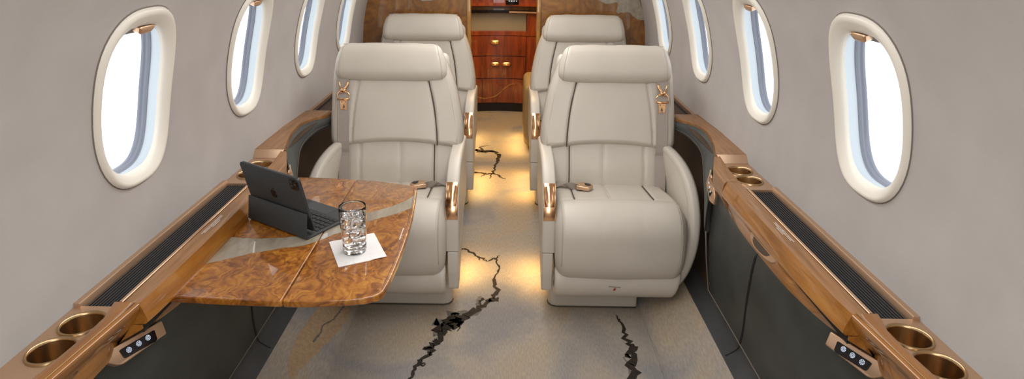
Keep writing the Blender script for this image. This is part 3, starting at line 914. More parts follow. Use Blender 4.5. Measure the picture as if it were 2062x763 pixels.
YR = 2.2   # seat root depth for the front row
def build_seat(side, label):
    root = thing('cabin_seat', label, 'seat', (.453 if side > 0 else -.443, 2.235, 0), 'cream leather cabin seats')
    def put(name, vf, mat, par=None, **kw):   # local x: + towards the window; y absolute for the front row
        V = [Vector((side*v[0], v[1]-YR, v[2])) for v in vf[0]]
        return mesh(name, V, vf[1], mat, par or root, **kw)
    # plinth
    out = [(-.255, 2.55), (-.255, 2.17), (-.252, 2.15), (-.24, 2.134), (-.22, 2.128), (.098, 2.128), (.103, 2.14), (.103, 2.55)]
    V, F = prism([Vector((x, y, .002)) for x, y in out], (0, 0, .135), .006, 3); put('plinth', (V, F), M['leather'], sharp=50)
    V, F = tube([(x, y-.0015 if i in (3, 4, 5) else y, .004) for i, (x, y) in enumerate(out[1:6])], .0025, 6); put('plinth_edge', (V, F), M['seam_dark'])
    # lower fascia
    at0 = [(2.06, .232), (2.025, .214), (2.012, .182), (2.018, .145), (2.042, .118), (2.10, .110)]
    vf, _ = pad(at0, lambda s: -.242, lambda s: .243-.045*s, .012, .014, 40, 20, 14, .03, flip=-1)
    put('front_fascia', vf, M['leather'])
    V, F = rbox(-.238, .19, 2.05, 2.55, .12, .36, .02); put('seat_pan', (V, F), M['leather'])
    # seat cushion
    cp = [(2.46, .385), (2.36, .392), (2.22, .408), (2.11, .416), (2.065, .408), (2.038, .380), (2.026, .325), (2.028, .265), (2.046, .234), (2.09, .226)]
    def hk(x, s):
        h = .008*(1-((x+.005)/.25)**2)
        h += .018*math.exp(-((s-.63)/.10)**2)*(1-((x+.005)/.27)**4)
        f = 1 if s < .50 else max(0, 1-(s-.50)/.04)
        for gx, dep, w in ((-.165, .009, .0045), (.135, .009, .0045), (-.030, .0045, .006)):
            xx = gx + (.012*(s-.2) if gx > 0 else 0)
            h += groove(x-xx, w, dep)*f
        h += groove(s-.53, .016, .006)*(1-abs(x/.27)**6)
        return h
    vf, at = pad(cp, lambda s: -.250+.006*s, lambda s: .215+.026*min(1, s*2.2), .045, .034, 110, 90, 9, .03, hk, flip=-1)
    cush = put('seat_cushion', vf, M['leather'])
    def on(at, x, s, h, flip=-1):
        P, nn, _ = at(s); return Vector((x, P.y, P.z))+nn*flip*h
    for gx in (-.165, .135):
        V, F = tube([on(at, gx+(.012*(s-.2) if gx > 0 else 0), s, .045+hk(gx+(.012*(s-.2) if gx > 0 else 0), s)+.0058) for s in frange(.03, .50, 20)], .0022, 6)
        put('dark_seam', (V, F), M['seam_dark'], cush)
    for dx in (-.0045, .0045):
        V, F = tube([on(at, -.030+dx, s, .045+hk(-.030+dx, s)+.0004) for s in frange(.06, .50, 20)], .0008, 5); put('stitching', (V, F), M['leather_seam'], cush)
    for xx in (-.222, .214):
        V, F = tube([on(at, xx, s, .0455+hk(xx, s)*.8) for s in frange(.56, .86, 20)], .0012, 5); put('stitching', (V, F), M['leather_seam'], cush)
    V, F = tube([on(at, x, .905+.004*math.sin(x*9), .012) for x in frange(-.235, .232, 20)], .004, 6); put('lower_welt', (V, F), M['seam_dark'], cush)
    # backrest plane
    def by(z, d=0): return 2.362+(z-.40)*.245+d
    bl = [(by(.385), .385), (by(.45), .45), (by(.52), .52), (by(.60), .60), (by(.68), .68)]
    def hl(x, s):
        z = .385+.295*s
        h = .014*math.exp(-((z-.49)/.075)**2)*(1-(x/.3)**2)
        for gx, dep, w in ((-.168, .010, .0045), (.142, .008, .0045), (-.028, .0045, .006)): h += groove(x-gx, w, dep)
        return h
    vf, at = pad(bl, lambda s: -.258-.010*s, lambda s: .225+.035*s, .034, .028, 80, 44, 9, .05, hl, flip=1)
    lum = put('lumbar_cushion', vf, M['leather'])
    V, F = tube([on(at, -.168, s, .034+hl(-.168, s)+.0062, 1) for s in frange(.05, .99, 12)], .0022, 6); put('dark_seam', (V, F), M['seam_dark'], lum)
    for dx in (-.0045, .0045):
        V, F = tube([on(at, -.028+dx, s, .034+hl(-.028+dx, s)+.0004, 1) for s in frange(.08, .99, 12)], .0008, 5); put('stitching', (V, F), M['leather_seam'], lum)
    # upper back: arched lower edge, tapering sides
    z0, z1 = .52, .985
    bu = [(by(z, -.010), z) for z in frange(z0, z1, 6)]
    def Lu(s): return -sinterp(s, [(0, .286), (.12, .286), (.3, .280), (.6, .255), (.8, .226), (1, .190)])
    def Ru(s): return sinterp(s, [(0, .268), (.12, .270), (.5, .264), (.8, .252), (1, .22)])
    def arch(x):
        q = (x+.012)
        z = .600-.034*(abs(q)/.28)**2.2
        s0 = (z-z0)/(z1-z0)
        return (s0, 1.)
    def seamx(z): return sinterp(z, [(.55, -.182), (.65, -.178), (.75, -.166), (.86, -.142), (.95, -.12)])
    def hu(x, s):
        z = z0+(z1-z0)*s
        h = .006*(1-((x+.005)/.28)**2)
        # bolsters stand slightly proud, split by curved dark seam
        sx = seamx(z); h += groove(x-sx, .005, .011)
        if x < sx: h += .004
        h += groove(x-(-sx*.86+.02), .0045, .009)
        return h
    vf, at = pad(bu, Lu, Ru, .040, .024, 120, 90, 12, .06, hu, srange=arch, flip=1)
    up = put('upper_back', vf, M['leather'])
    V, F = tube([on(at, seamx(z), (z-z0)/(z1-z0), .040+hu(seamx(z), (z-z0)/(z1-z0))+.0070, 1) for z in frange(.592, .95, 26)], .0023, 6)
    put('dark_seam', (V, F), M['seam_dark'], up)
    for sg, fn in ((1, Lu), (-1, Ru)):
        pts = []
        for z in frange(.60, .86, 20):
            s = (z-z0)/(z1-z0); x = fn(s)+sg*.022
            pts.append(on(at, x, s, .0403+hu(x, s)*.9, 1))
        V, F = tube(pts, .0010, 5); put('stitching', (V, F), M['leather_seam'], up)
    # dark shadow welt beneath arch
    pts = []
    for x in frange(-.262, .255, 24):
        s0 = arch(x)[0]; pts.append(on(at, x, s0, .006, 1))
    V, F = tube(pts, .003, 6); put('arch_welt', (V, F), M['leather_seam'], up)
    # back shell
    def shp(v):
        k = (v.z-.18)/.80
        v = Vector((v.x*(1-.18*max(0, k-.4)/.6)-.0, v.y+(v.z-.40)*.245, v.z)); return v
    V, F = rbox(-.262, .25, 2.385, 2.445, .16, .955, .028, 4, shp); put('back_shell', (V, F), M['leather'])
    # headrest
    hp = [(by(.97)+.01, .972), (by(.975)-.022, .980), (by(.97)-.046, .972), (by(.95)-.056, .951), (by(.92)-.060, .922), (by(.89)-.057, .894), (by(.88)-.042, .877), (by(.88)-.015, .873)]
    def hh(x, s): return .006*(1-((x-.017)/.235)**4)
    def HL(s): return -sinterp(s, [(0, .185), (.15, .192), (.35, .205), (.6, .217), (1, .222)])
    def HR(s): return sinterp(s, [(0, .212), (.15, .220), (.35, .230), (.6, .240), (1, .243)])
    vf, at = pad(hp, HL, HR, .020, .030, 70, 50, 6, .035, hh, flip=-1)
    hr = put('headrest', vf, M['leather'])
    for sg, fn in ((1, HL), (-1, HR)):
        V, F = tube([on(at, fn(s)+sg*.020, s, .020+hh(fn(s)+sg*.02, s)*.6-.001) for s in frange(.14, .86, 26)], .0016, 6); put('piping', (V, F), M['leather_seam'], hr)
    V, F = tube([on(at, x, .19, .0185+hh(x, .2)) for x in frange(-.18, .212, 20)], .0012, 6); put('piping', (V, F), M['leather_seam'], hr)
    V, F = rbox(-.20, .235, by(.9)-.040, by(.9)+.03, .88, .965, .02); put('headrest_core', (V, F), M['leather'], hr)
    # aisle arm
    prof = cr([(0, y, z) for y, z in [(2.50, .603), (2.38, .606), (2.27, .604), (2.20, .594), (2.135, .566), (2.088, .522), (2.058, .465), (2.044, .40), (2.036, .29)]], 5)
    def armbox(P, xo, xi, bot):
        # section strip from profile: outer/inner faces down to 'bot' curve
        secs = []
        r = .008
        for i, p in enumerate(P):
            a = P[max(i-1, 0)]; b = P[min(i+1, len(P)-1)]; t = (b-a).normalized(); nn = Vector((0, t.z, -t.y))
            if nn.z < 0 and nn.y > 0: nn = -nn
            base = bot(p)
            d = (base-p)
            def at_(x, inset): return Vector((x, p.y, p.z))-nn*inset if True else None
            secs.append([Vector((xo+.003, base.y, base.z)), at_(xo, .03), at_(xo, r), at_(xo+.0025, .0025), at_(xo+r, 0), at_(xi-r, 0), at_(xi-.0025, .0025), at_(xi, r), at_(xi, .03), Vector((xi-.003, base.y, base.z))])
        return loft(secs, True, True)
    def botu(p):
        k = (2.50-p.y)/(2.50-2.036)
        return Vector((0, 2.50-.42*k+.0, .33-.04*k)) if p.z > .45 else Vector((0, 2.085+.0*(p.z), max(.292, .30)))
    V, F = armbox(prof, -.292, -.242, botu); arm = put('aisle_armrest', (V, F), M['leather'], sharp=60)
    low = [Vector(p) for p in [(-.289, 2.036, .287), (-.289, 2.036, .200), (-.289, 2.044, .128), (-.289, 2.052, .122), (-.289, 2.10, .126), (-.289, 2.20, .20), (-.289, 2.34, .30), (-.289, 2.34, .325), (-.289, 2.10, .289)]]
    V, F = prism(low, (.040, 0, 0), .006, 3); put('armrest_lower', (V, F), M['leather'], sharp=60)
    V, F = tube([(-.286, 2.040, .2885), (-.252, 2.040, .2885)], .002, 6); put('dark_seam', (V, F), M['seam_dark'], arm)
    # copper latch plate wrapped over the front corner
    cpf = [p for p in prof if .415 < p.z < .548]
    def cstrip(P, x0, x1, h0, h1):
        secs = []
        for i, p in enumerate(P):
            a = P[max(i-1, 0)]; b = P[min(i+1, len(P)-1)]; t = (b-a).normalized(); nn = Vector((0, t.z, -t.y))
            if nn.y > 0: nn = -nn
            end = .6 if i in (0, len(P)-1) else 1
            secs.append([Vector((x0, p.y, p.z))+nn*h0, Vector((x0, p.y, p.z))+nn*h1*.5*end, Vector((x0+.002, p.y, p.z))+nn*h1*end, Vector((x1-.002, p.y, p.z))+nn*h1*end, Vector((x1, p.y, p.z))+nn*h1*.5*end, Vector((x1, p.y, p.z))+nn*h0])
        return loft(secs, True, True)
    V, F = cstrip(cpf, -.2885, -.2430, -.004, .0022); pl = put('copper_latch', (V, F), M['copper'], arm, sharp=60)
    return root, dict(put=put, arm=arm, pl=pl, cpf=cpf, cstrip=cstrip, by=by)

def finish_seat(root, K, side):
    put, arm, cpf, cstrip, by = K['put'], K['arm'], K['cpf'], K['cstrip'], K['by']
    n = len(cpf)
    V, F = cstrip(cpf[int(n*.12):int(n*.74)], -.2835, -.2475, .001, .0042); put('latch_paddle', (V, F), M['copper'], arm, sharp=60)
    V, F = cstrip(cpf[int(n*.78):int(n*.93)], -.2835, -.2475, .001, .0030); put('latch_slot', (V, F), M['bronze_dark'], arm, sharp=60)
    # window-side wraparound arm shell
    rim = cr([(.222, 2.50, .600), (.240, 2.40, .612), (.262, 2.30, .606), (.282, 2.20, .576), (.293, 2.12, .526), (.297, 2.065, .455), (.295, 2.038, .375), (.285, 2.028, .29), (.262, 2.03, .205), (.232, 2.045, .145), (.200, 2.07, .122)], 6)
    back = cr([(.222, 2.52, .52), (.236, 2.50, .46), (.25, 2.47, .40), (.26, 2.42, .36), (.262, 2.36, .33), (.26, 2.3, .30), (.255, 2.26, .27), (.245, 2.22, .24), (.232, 2.2, .20), (.22, 2.2, .16), (.2, 2.2, .14)], 6)
    th = .040
    secs = []
    for a, b in zip(rim, back):
        inward = Vector((-1, 0, 0))
        c = a.lerp(b, .5)
        d = (a-b).normalized()
        o0, o1 = b+Vector((.0, 0, 0)), a
        secs.append([b+Vector((-th*.7, 0, 0)), c+Vector((-th*.95, 0, 0)), a-d*.014+Vector((-th, 0, 0)), a-d*.003+Vector((-th+.005, 0, 0)), a+Vector((-th+.014, 0, 0)), a+Vector((-.012, 0, 0)), a-d*.004+Vector((-.002, 0, 0)), a-d*.016, c+Vector((.004, 0, 0)), b])
    V, F = loft(secs, True, True); wa = put('window_armrest', (V, F), M['leather'], sharp=70)
    V, F = tube([a-(a-b).normalized()*.022+Vector((-th-.0006, 0, 0)) for a, b in list(zip(rim, back))[8:56]], .001, 5); put('stitching', (V, F), M['leather_seam'], wa)
    # shoulder belt
    bx = .205
    pts = []
    for z in frange(.405, .872, 30):
        k = .036 if z < .565 else .040
        d = -.0105*min(1, max(0, (z-.555)/.04))
        lum = .014*math.exp(-((z-.49)/.075)**2)*.5 if z < .6 else .003
        pts.append(Vector((bx+.014*(z-.40)/.45*-.0, by(z, d)-(k+lum+.0095)*.972, z+(k+lum)*.238)))
    secs = [[p+Vector((-.0215, 0, 0)), p+Vector((.0215, 0, 0)), p+Vector((.0215, .002, 0)), p+Vector((-.0215, .002, 0))] for p in pts]
    V, F = loft(secs, True, True); sb = put('shoulder_belt', (V, F), M['strap'], smooth=False)
    for e in (-.0215, .0215):
        V, F = tube([p+Vector((e, -.0005, 0)) for p in pts], .0009, 5); put('belt_edge', (V, F), M['leather_seam'], sb)
    # buckle assembly under the headrest, in the belt plane
    def bp(x, h, d=0):     # h: height z, d: distance proud
        return Vector((bx+x, by(h, -.0105)-.0495*.972-d, h+.0095))
    rr = []
    loop = [(-.024, .775), (.024, .775), (.025, .797), (.012, .812), (-.010, .812), (-.024, .795)]
    rr.append(tube([bp(x, z, .003) for x, z in loop], .0028, 8, closed=True))
    rr.append(tube([bp(-.025, .7765, .003), bp(.025, .7765, .003)], .0042, 8))
    rr.append(tube(cr([bp(-.018, .846, .0), bp(-.013, .828, .003), bp(0, .813, .007), bp(.012, .80, .005)], 4), [.006]*4+[.0055]*5+[.004]*4, 8))
    rr.append(tube(cr([bp(.020, .846, .0), bp(.014, .828, .003), bp(.002, .814, .007), bp(-.014, .803, .004)], 4), [.0035]*4+[.004]*5+[.0035]*4, 8))
    s = []
    for k in range(7):
        a = PI*k/6; r = max(.0005, math.sin(a))
        s.append([bp(.0+math.cos(a)*.013, .813, .010)+Vector((0, math.cos(2*PI*q/10)*.006*r, math.sin(2*PI*q/10)*.009*r)) for q in range(10)])
    rr.append(loft(s, True, True))
    V, F, _ = merge(rr); bk = put('shoulder_buckle', (V, F), M['copper'], sb)
    # latch tongue with cut-outs: built as a ladder of bars
    tt = []
    ol = [(-.016, .772), (.014, .772), (.0135, .752), (.012, .736), (.003, .736), (.0015, .740), (-.0015, .740), (-.003, .735), (-.015, .735), (-.0165, .738), (-.014, .742)]
    tt.append(prism([bp(x, z, .0035) for x, z in ol], (0, -.002, 0), .0005, 1))
    V, F, _ = merge(tt); tg = put('belt_tongue', (V, F), M['copper'], bk, smooth=False)
    hole = []
    for pl_ in ([(-.002, .758), (.003, .746), (.0015, .7425), (-.005, .7425), (-.0065, .746)], [(-.011, .768), (-.006, .768), (-.009, .762)], [(.004, .768), (.009, .768), (.007, .762)]):
        hole.append(prism([bp(x, z, .0056) for x, z in pl_], (0, -.0004, 0)))
    V, F, _ = merge(hole); put('tongue_slots', (V, F), M['dark_print'], tg, smooth=False)
    # lap belt lying from the aisle arm
    bp1 = cr([(-.252, 2.325, .452), (-.225, 2.305, .456), (-.200, 2.30, .459), (-.178, 2.275, .462), (-.155, 2.262, .464), (-.13, 2.255, .466)], 5)
    secs = []
    for i, p in enumerate(bp1):
        tw = math.radians(-35+50*math.sin(i*.25))
        dv = Vector((.35, math.cos(tw), math.sin(tw))).normalized()*.019
        secs.append([p-dv, p+dv, p+dv+Vector((0, 0, .002)), p-dv+Vector((0, 0, .002))])
    V, F = loft(secs, True, True); lb = put('lap_belt', (V, F), M['strap'], smooth=False)
    bkp = [(-.150, 2.272), (-.120, 2.285), (-.088, 2.270), (-.080, 2.250), (-.100, 2.222), (-.148, 2.240)]
    V, F = prism([Vector((x, y, .462)) for x, y in bkp], (0, 0, .016), .0025, 2); lk = put('lap_buckle', (V, F), M['bronze'], lb, sharp=50)
    V, F = prism([Vector((x, y, .4785)) for x, y in [(-.112, 2.272), (-.093, 2.262), (-.088, 2.248), (-.102, 2.240), (-.112, 2.252)]], (0, 0, .001)); put('buckle_mark', (V, F), M['black_plastic'], lk, smooth=False)
    bpy.context.view_layer.update()

def copy_tree(o, parent=None, loc=None):
    c = o.copy(); C.objects.link(c); c.parent = parent
    if loc is not None: c.location = loc
    for ch in list(kids[o.name]): copy_tree(bpy.data.objects[ch], c)
    return c
seatR, KR = build_seat(1, 'cream leather seat in front on the right, with open seat cushion in full view'); finish_seat(seatR, KR, 1)
seatL, KL = build_seat(-1, 'cream leather seat in front on the left, behind the pulled-out burl table'); finish_seat(seatL, KL, -1)
kids = {o.name: [c.name for c in o.children] for o in bpy.data.objects}
r2 = copy_tree(seatR, None, (.443, 3.225, 0)); r2['label'] = 'cream leather seat in the rear right, against the burl partition with pale inlay'
l2 = copy_tree(seatL, None, (-.443, 3.225, 0)); l2['label'] = 'cream leather seat in the rear left, half hidden behind the seat at the table'
for r_ in (r2, l2):
    for ch in r_.children:
        if ch.name.startswith('headrest'): ch.location.z += .016
# certification marks on the near right seat only
def mark(x0, x1, z0, z1): return ([Vector((x, 1.9985-YR, z)) for x, z in [(x0, z0), (x1, z0), (x1, z1), (x0, z1)]], [(0, 1, 2, 3)])
K = []
for i in range(10):
    x = -.040+i*.0045; K.append(mark(x, x+.0032, .172-.0004*i, .175-.0004*i))
V, F, _ = merge(K)
mesh('seat_print', V, F, M['dark_print'], seatR, smooth=False)
V, F = [Vector((x, 1.9985-YR, z)) for x, z in [(-.024, .157), (-.015, .157), (-.013, .166), (-.020, .166)]], [(0, 1, 2, 3)]
mesh('red_mark', V, F, M['red_print'], seatR, smooth=False)

# ------------------------------------------------------------------ table
tb = thing('pull_out_table', 'glossy amber burl table pulled out from the left ledge', 'table', (-.46, 1.5, .66))
to = tb.location
SPLIT = -.449
def edge_r(y): return sinterp(y, [(1.165, -.236), (1.3, -.227), (1.45, -.223), (1.6, -.227), (1.775, -.240)])
near_pts_R = [(SPLIT+.0012, 1.147)]+[(x, sinterp(x, [(-.449, 1.147), (-.40, 1.147), (-.33, 1.153), (-.27, 1.163), (-.25, 1.172)])) for x in frange(-.44, -.252, 8)]
corner = [(-.243, 1.179), (-.237, 1.19), (-.2345, 1.205)]
right_pts = [(edge_r(y), y) for y in frange(1.24, 1.755, 16)]
far_pts_R = [(-.2405, 1.775), (-.246, 1.787), (-.256, 1.793)]+[(x, sinterp(x, [(-.449, 1.838), (-.38, 1.828), (-.314, 1.811), (-.26, 1.794)])) for x in frange(-.27, SPLIT+.0012, 10)]
polyR = near_pts_R+corner+right_pts+far_pts_R
polyL = [(SPLIT-.0012, 1.838), (-.52, 1.848), (-.58, 1.853), (-.66, 1.855), (-.712, 1.85), (-.716, 1.84), (-.716, 1.17), (-.709, 1.158), (-.69, 1.158), (-.60, 1.152), (-.52, 1.149), (SPLIT-.0012, 1.147)]
def tm(x, y): return (x-.007-.010*(y-1.15)/.7, y+.004+.016*(y-1.15)/.7)
def slabtop(name, poly, overlay):
    V, F = prism([Vector((*tm(x, y), .642))-to for x, y in poly], (0, 0, .018), .004, 3)
    base = (V, F, 0); parts = [base]+[(v, f, m) for v, f, m in overlay]
    V, F, I = merge(parts)
    me = mesh(name, V, F, [M['burl'], M['inlay'], M['seam_dark'], M['white_print'], M['gold_inlay']], tb, recalc=False, midx=I, sharp=30)
    return me
def flat(poly, z=.6603):
    return ([Vector((*tm(x, y), z))-to for x, y in poly], [tuple(range(len(poly)))])
def band(P, Q, z=.6603):
    V = []; 
    for p, q in zip(P, Q): V += [Vector((*tm(p[0], p[1]), z))-to, Vector((*tm(q[0], q[1]), z))-to]
    return V, [(2*i, 2*i+1, 2*i+3, 2*i+2) for i in range(len(P)-1)]
def jag(pts, a, n=5):
    P = cr([(x, y, 0) for x, y in pts], n); return [(p.x, p.y+random.uniform(-a, a)) for p in P]
import_u = None
# pale ragged band crossing both leaves
loL = jag([(-.716, 1.27), (-.683, 1.293), (-.64, 1.32), (-.60, 1.345), (-.56, 1.362), (-.52, 1.378), (-.48, 1.392), (SPLIT-.0016, 1.415)], .002)
hiL = jag([(-.716, 1.40), (-.683, 1.43), (-.64, 1.425), (-.60, 1.425), (-.56, 1.43), (-.52, 1.437), (-.48, 1.455), (SPLIT-.0016, 1.475)], .002)
loR = jag([(SPLIT+.0016, 1.418), (-.41, 1.46), (-.37, 1.50), (-.33, 1.545), (-.30, 1.565), (-.27, 1.590), (-.236, 1.625)], .002)
hiR = jag([(SPLIT+.0016, 1.478), (-.41, 1.52), (-.37, 1.575), (-.33, 1.607), (-.30, 1.63), (-.27, 1.665), (-.240, 1.715)], .002)
# inset border line on right leaf
bl = [(edge_r(y)-.009, y) for y in frange(1.20, 1.76, 20)]; bl2 = [(edge_r(y)-.0102, y) for y in frange(1.20, 1.76, 20)]
txt = []
for i in range(14):
    y = 1.430+i*.0048; txt.append(flat([(-.2420, y), (-.2390, y), (-.2390, y+.0032), (-.2420, y+.0032)]))
Vt, Ft, _ = merge(txt)
fleck = merge([flat([(-.326, 1.715), (-.318, 1.712), (-.317, 1.728), (-.325, 1.73)]), flat([(-.326, 1.515), (-.319, 1.513), (-.321, 1.545), (-.328, 1.54)])])
slabtop('inner_leaf', polyL, [(*band(loL, hiL), 1)])
slabtop('outer_leaf', polyR, [(*band(loR, hiR), 1), (*band(bl, bl2, .6604), 2), (Vt, Ft, 3), (fleck[0], fleck[1], 4)])
V, F = rbox(-.73, -.50, 1.25, 1.75, .628, .6415, .003); mesh('slide_frame', [v-to for v in V], F, M['bronze_dark'], tb)

# ------------------------------------------------------------------ tablet with keyboard cover
tab = thing('tablet_computer', 'dark grey tablet with keyboard folio standing open on the burl table', 'tablet', (-.56, 1.52, .6606))
U = Vector((.852, -.524, 0)).normalized(); Vv = Vector((.524, .852, 0)).normalized(); Z = Vector((0, 0, 1))
H0 = Vector((-.690, 1.553, 0))        # left end of the hinge
def T(u, v, z): return H0+U*u+Vv*v+Z*(z+.6606)-tab.location
W_ = .236
def tbox(u0, u1, v0, v1, z0, z1, r, seg=2):
    V, F = rbox(u0, u1, v0, v1, z0, z1, r, seg); return [T(*v) for v in V], F
V, F = tbox(0, W_, 0, .175, .0, .006, .0028); base = mesh('keyboard_base', V, F, M['folio'], tab, sharp=50)
V, F = tube([T(u, .004, .006) for u in frange(0, W_, 4)], .0058, 12); mesh('hinge', V, F, M['folio'], tab, sharp=50)
for r in range(5):
    for k in range(13):
        u0 = .008+k*(W_-.016)/13; v0 = .038+r*.0165
        V, F = tbox(u0+.0012, u0+(W_-.016)/13-.0012, v0+.0012, v0+.0150, .0062, .0084, .0008, 1)
        mesh('key', V, F, M['keys'], base, sharp=40)
V, F = tbox(W_/2-.05, W_/2+.05, .126, .169, .0061, .0066, .0002, 1); mesh('trackpad', V, F, M['tablet'], base, sharp=40)
# tablet slab leaning back
a = math.radians(13.)
def TT(u, h, d):   # h up along the slab, d normal to the slab (+ towards the back / camera)
    return T(u, .026-h*math.sin(a)-d*math.cos(a), .012+h*math.cos(a)-d*math.sin(a))
def ttbox(u0, u1, h0, h1, d0, d1, r, seg=2, bm_round=0):
    V, F = rbox(u0, u1, h0, h1, d0, d1, r, seg); return [TT(*v) for v in V], F
def rrect(u0, u1, h0, h1, r, n=5):
    P = []
    for cu, ch, a0 in ((u1-r, h1-r, 0), (u0+r, h1-r, 90), (u0+r, h0+r, 180), (u1-r, h0+r, 270)):
        for k in range(n+1):
            t = math.radians(a0+90*k/n); P.append((cu+r*math.cos(t), ch+r*math.sin(t)))
    return P
def tprism(P, d0, d1, bev):
    q = [TT(u, h, d0) for u, h in P]; n = (TT(0, 0, 1)-TT(0, 0, 0)); return prism(q, n*(d1-d0), bev, 2)
V, F = tprism(rrect(.001, W_-.001, 0, .166, .011), -.0055, .0, .0015); body = mesh('tablet_body', V, F, M['tablet'], tab, sharp=40)
V, F = tprism(rrect(.006, W_-.006, .005, .161, .008), -.0062, -.0056, 0); mesh('screen', V, F, M['black_gloss'], body, smooth=False)
V, F = tprism(rrect(0, W_, .040, .167, .012), .0004, .0030, .0008); cov = mesh('back_cover', V, F, M['folio'], tab, sharp=40)
V, F = tprism(rrect(W_-.037, W_-.006, .130, .161, .008), .0031, .0052, .0008); cam_ = mesh('camera_bump', V, F, M['black_gloss'], cov, sharp=40)
for (du, dh) in ((.009, .022), (.009, .010), (.022, .016)):
    P = [(W_-.037+du+.0048*math.cos(2*PI*k/16), .130+dh+.0048*math.sin(2*PI*k/16)) for k in range(16)]
    V, F = tprism(P, .0053, .0063, .0003); mesh('camera_lens', V, F, M['tablet'], cam_, sharp=40)
# fruit-shaped emblem in the middle of the back
cu, ch = W_/2-.004, .092
ap = []
for k in range(48):
    t = 2*PI*k/48; r = .0125
    x, y = r*math.cos(t)*1.0, r*math.sin(t)*1.05
    if y > .008: y -= .0035*math.exp(-(x/.003)**2)
    if y < -.009: y += .0018*math.exp(-(x/.0025)**2)
    x *= 1-.10*max(0, -y/.0125)
    if (x-.0145)**2+(y-.002)**2 < .0062**2:
        d = Vector((x-.0145, y-.002)); d = d.normalized()*.0062 if d.length > 0 else Vector((-.0062, 0)); x, y = .0145+d.x, .002+d.y
    ap.append((cu+x, ch+y))
V1, F1 = tprism(ap, .0031, .0034, 0)
lf = [(cu+.0005+x, ch+.0135+y) for x, y in [(0, 0), (.001, .004), (.005, .0065), (.0045, .0025), (.0025, .0005)]]
V2, F2 = tprism(lf, .0031, .0034, 0)
V, F, _ = merge([(V1, F1), (V2, F2)]); mesh('emblem', V, F, M['emblem'], cov, smooth=False)
# lower folio panel rising from the hinge
q = [T(.0, -.002, .004), T(W_, -.002, .004), T(W_, .0065, .070), T(.0, .0065, .070)]
V, F = prism(q, -Vv*.003+Z*.0004, .0008, 2); mesh('folio_stand', V, F, M['folio'], tab, sharp=40)
q = [T(.002, -.0065, .008), T(W_-.002, -.0065, .008), T(W_-.002, -.0005, .062), T(.002, -.0005, .062)]

# ------------------------------------------------------------------ napkin, glass, ice
npk = [(-.430, 1.419), (-.325, 1.473), (-.267, 1.346), (-.372, 1.293)]
nv = []; g = 12
for i in range(g+1):
    for j in range(g+1):
        p = Vector(npk[0]).lerp(Vector(npk[1]), i/g).lerp(Vector(npk[3]).lerp(Vector(npk[2]), i/g), j/g)
        z = .6618+.0006*math.sin(i*1.3)*math.cos(j*.9)
        if j > g-3 and i > g-4: z += .0015
        nv.append(Vector((p.x, p.y, z)))
nf = [(i*(g+1)+j, (i+1)*(g+1)+j, (i+1)*(g+1)+j+1, i*(g+1)+j+1) for i in range(g) for j in range(g)]
low = [v-Vector((0, 0, .0012)) for v in nv]; off = len(nv)
nf2 = nf+[tuple(k+off for k in f)[::-1] for f in nf]
rim_ = [i*(g+1) for i in range(g+1)]+[g*(g+1)+j for j in range(1, g+1)]+[i*(g+1)+g for i in range(g-1, -1, -1)]+[j for j in range(g-1, 0, -1)]
for k in range(len(rim_)): nf2.append((rim_[k], rim_[(k+1) % len(rim_)], rim_[(k+1) % len(rim_)]+off, rim_[k]+off))
nap = mesh('paper_napkin', [v-Vector((-.339, 1.371, .66)) for v in nv+low], nf2, M['napkin'], smooth=False)
nap.location = (-.339, 1.371, .66)
tag(nap, 'square white paper napkin lying on the table under the glass', 'napkin')

GC = Vector((-.352, 1.374, .6630)); GH = .121; GR0, GR1 = .0285, .0335
def gr(z): return GR0+(GR1-GR0)*min(1, z/.10)
prof = [(0, .0)]+[(gr(0)-.003, .0), (gr(0)-.0005, .002)]+[(gr(z), z) for z in frange(.006, GH-.001, 12)]+[(gr(GH)-.0007, GH), (gr(GH)-.0014, GH-.0008)]+[(gr(z)-.0019, z) for z in frange(GH-.006, .016, 12)]+[(gr(0)-.005, .012), (0, .0115)]
V, F = lathe(prof, 56); gl = mesh('drinking_glass', V, F, M['glass'])
gl.location = GC; tag(gl, 'clear straight-sided tumbler of iced water on the white napkin', 'glass')
# water fills the glass, slightly overlapping the inner wall so there is no air gap
prof = [(0, .0120), (gr(0)-.0052, .0124)]+[(gr(z)-.0021, z) for z in frange(.017, .094, 8)]+[(gr(.097)-.0025, .0965), (gr(.09)-.006, .0955), (0, .0955)]
V, F = lathe(prof, 56); wt = mesh('water', V, F, M['water']); wt.location = GC
tag(wt, 'clear water filling the tumbler most of the way up', 'water')
ices = [(.008, .006, .030, .3), (-.010, -.004, .034, 1.1), (.004, -.010, .052, 2.0), (-.006, .010, .057, .6), (.010, .003, .073, 1.7), (-.010, -.006, .080, 2.6), (.002, .010, .090, .9)]
for k, (x, y, z, r) in enumerate(ices):
    V, F = rbox(-.0095, .0095, -.0085, .0085, -.009, .009, .0028, 3)
    Mx = Matrix.Rotation(r, 4, 'Z') @ Matrix.Rotation(r*.7+.3, 4, 'X') @ Matrix.Rotation(.4+r*.3, 4, 'Y')
    V = [Mx @ (v+Vector((random.uniform(-.0006, .0006),)*3)) for v in V]
    ic = mesh('ice_cube', V, F, M['ice']); ic.location = GC+Vector((x, y, z))
    tag(ic, ['clear ice cube at the very bottom of the glass, right side', 'clear ice cube low in the glass, left side', 'clear ice cube mid-height at the front of the glass', 'clear ice cube mid-height at the back of the glass', 'clear ice cube just under the surface on the right', 'clear ice cube near the surface on the left', 'clear ice cube breaking the water surface at the back'][k], 'ice', 'ice cubes in the glass')

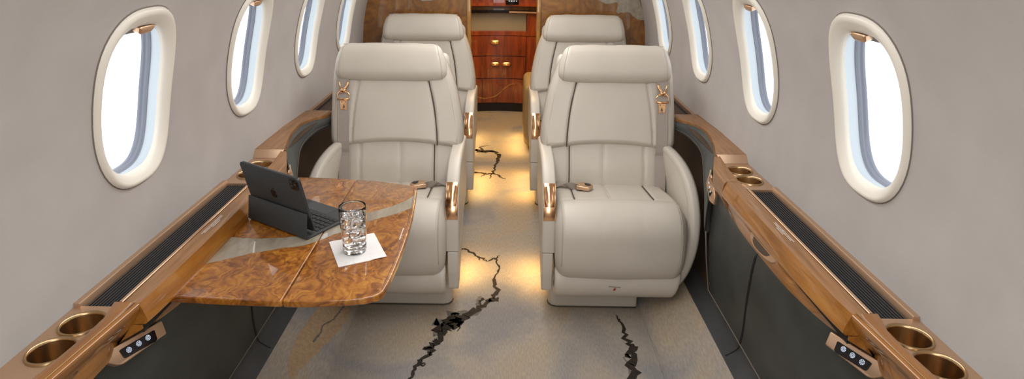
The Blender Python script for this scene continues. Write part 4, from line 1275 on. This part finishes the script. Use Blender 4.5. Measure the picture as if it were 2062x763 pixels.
# ------------------------------------------------------------------ lights
def area(name, loc, sx, sy, power, col=(1, 1, 1), rot=(0, 0, 0), spread=180):
    l = bpy.data.lights.new(name, 'AREA'); l.shape = 'RECTANGLE'; l.size = sx; l.size_y = sy; l.energy = power; l.color = col
    l.spread = math.radians(spread)
    o = bpy.data.objects.new(name, l); C.objects.link(o); o.location = loc; o.rotation_euler = rot; return o
area('ceiling_light', (0, .5, 1.60), .34, 2.6, 16, (1, .97, .93))
area('ceiling_light', (0, 2.6, 1.60), .30, 1.6, 11, (1, .96, .92))
area('cabin_rear_light', (0, -1.3, 1.2), 1.0, .7, 11, (1, .97, .94), (math.radians(80), 0, 0))  # unseen fill lamp added behind the camera to brighten the cabin
area('galley_light', (0, 4.4, 1.60), .45, 1.0, 15, (1, .66, .30))
area('backsplash_light', (-.04, 5.04, .84), .4, .02, .12, (1, .8, .5))
for x, y, p, ln in ((-.150, 2.42, .42, .22), (.150, 2.42, .42, .22), (-.15, 3.45, .75, .45), (.15, 3.45, .75, .45), (.115, 4.25, .8, .5), (-.24, 4.25, .8, .5)):
    area('seat_floor_light', (x, y, .128), .03, ln, p, (1, .60, .18), (0, math.radians(12 if x < 0 else -12)*-1, 0), 130)

w = bpy.data.worlds.new('World'); bpy.context.scene.world = w; w.use_nodes = True
bg = w.node_tree.nodes['Background']; bg.inputs[0].default_value = (.97, .985, 1, 1); bg.inputs[1].default_value = 2.2

# ------------------------------------------------------------------ camera
cd = bpy.data.cameras.new('camera'); cam = bpy.data.objects.new('camera', cd); C.objects.link(cam)
cam.location = (.0245, 0, 1.4)
f = 1230.; cx, cy = 1002., 240.
cd.sensor_width = 36; cd.lens = 36*f/2062
cd.shift_x = (1031-cx)/2062; cd.shift_y = -(381.5-cy)/2062
cd.clip_start = .02
pit, yaw, rol = math.radians(15.92), math.radians(-.90), math.radians(.38)
Fw = Vector((math.sin(yaw)*math.cos(pit), math.cos(yaw)*math.cos(pit), -math.sin(pit)))
R0 = Vector((math.cos(yaw), -math.sin(yaw), 0)); U0 = R0.cross(Fw)
Rr = R0*math.cos(rol)+U0*math.sin(rol); Uu = -R0*math.sin(rol)+U0*math.cos(rol)
cam.rotation_euler = Matrix((Rr, Uu, -Fw)).transposed().to_euler()
sc = bpy.context.scene; sc.camera = cam
sc.view_settings.view_transform = 'Standard'; sc.view_settings.look = 'None'
sc.view_settings.exposure = 0; sc.view_settings.gamma = 1
sc.cycles.use_denoising = True
sc.cycles.max_bounces = 12; sc.cycles.transmission_bounces = 12; sc.cycles.transparent_max_bounces = 12
sc.cycles.caustics_refractive = False; sc.cycles.caustics_reflective = False
sc.cycles.sample_clamp_indirect = 6
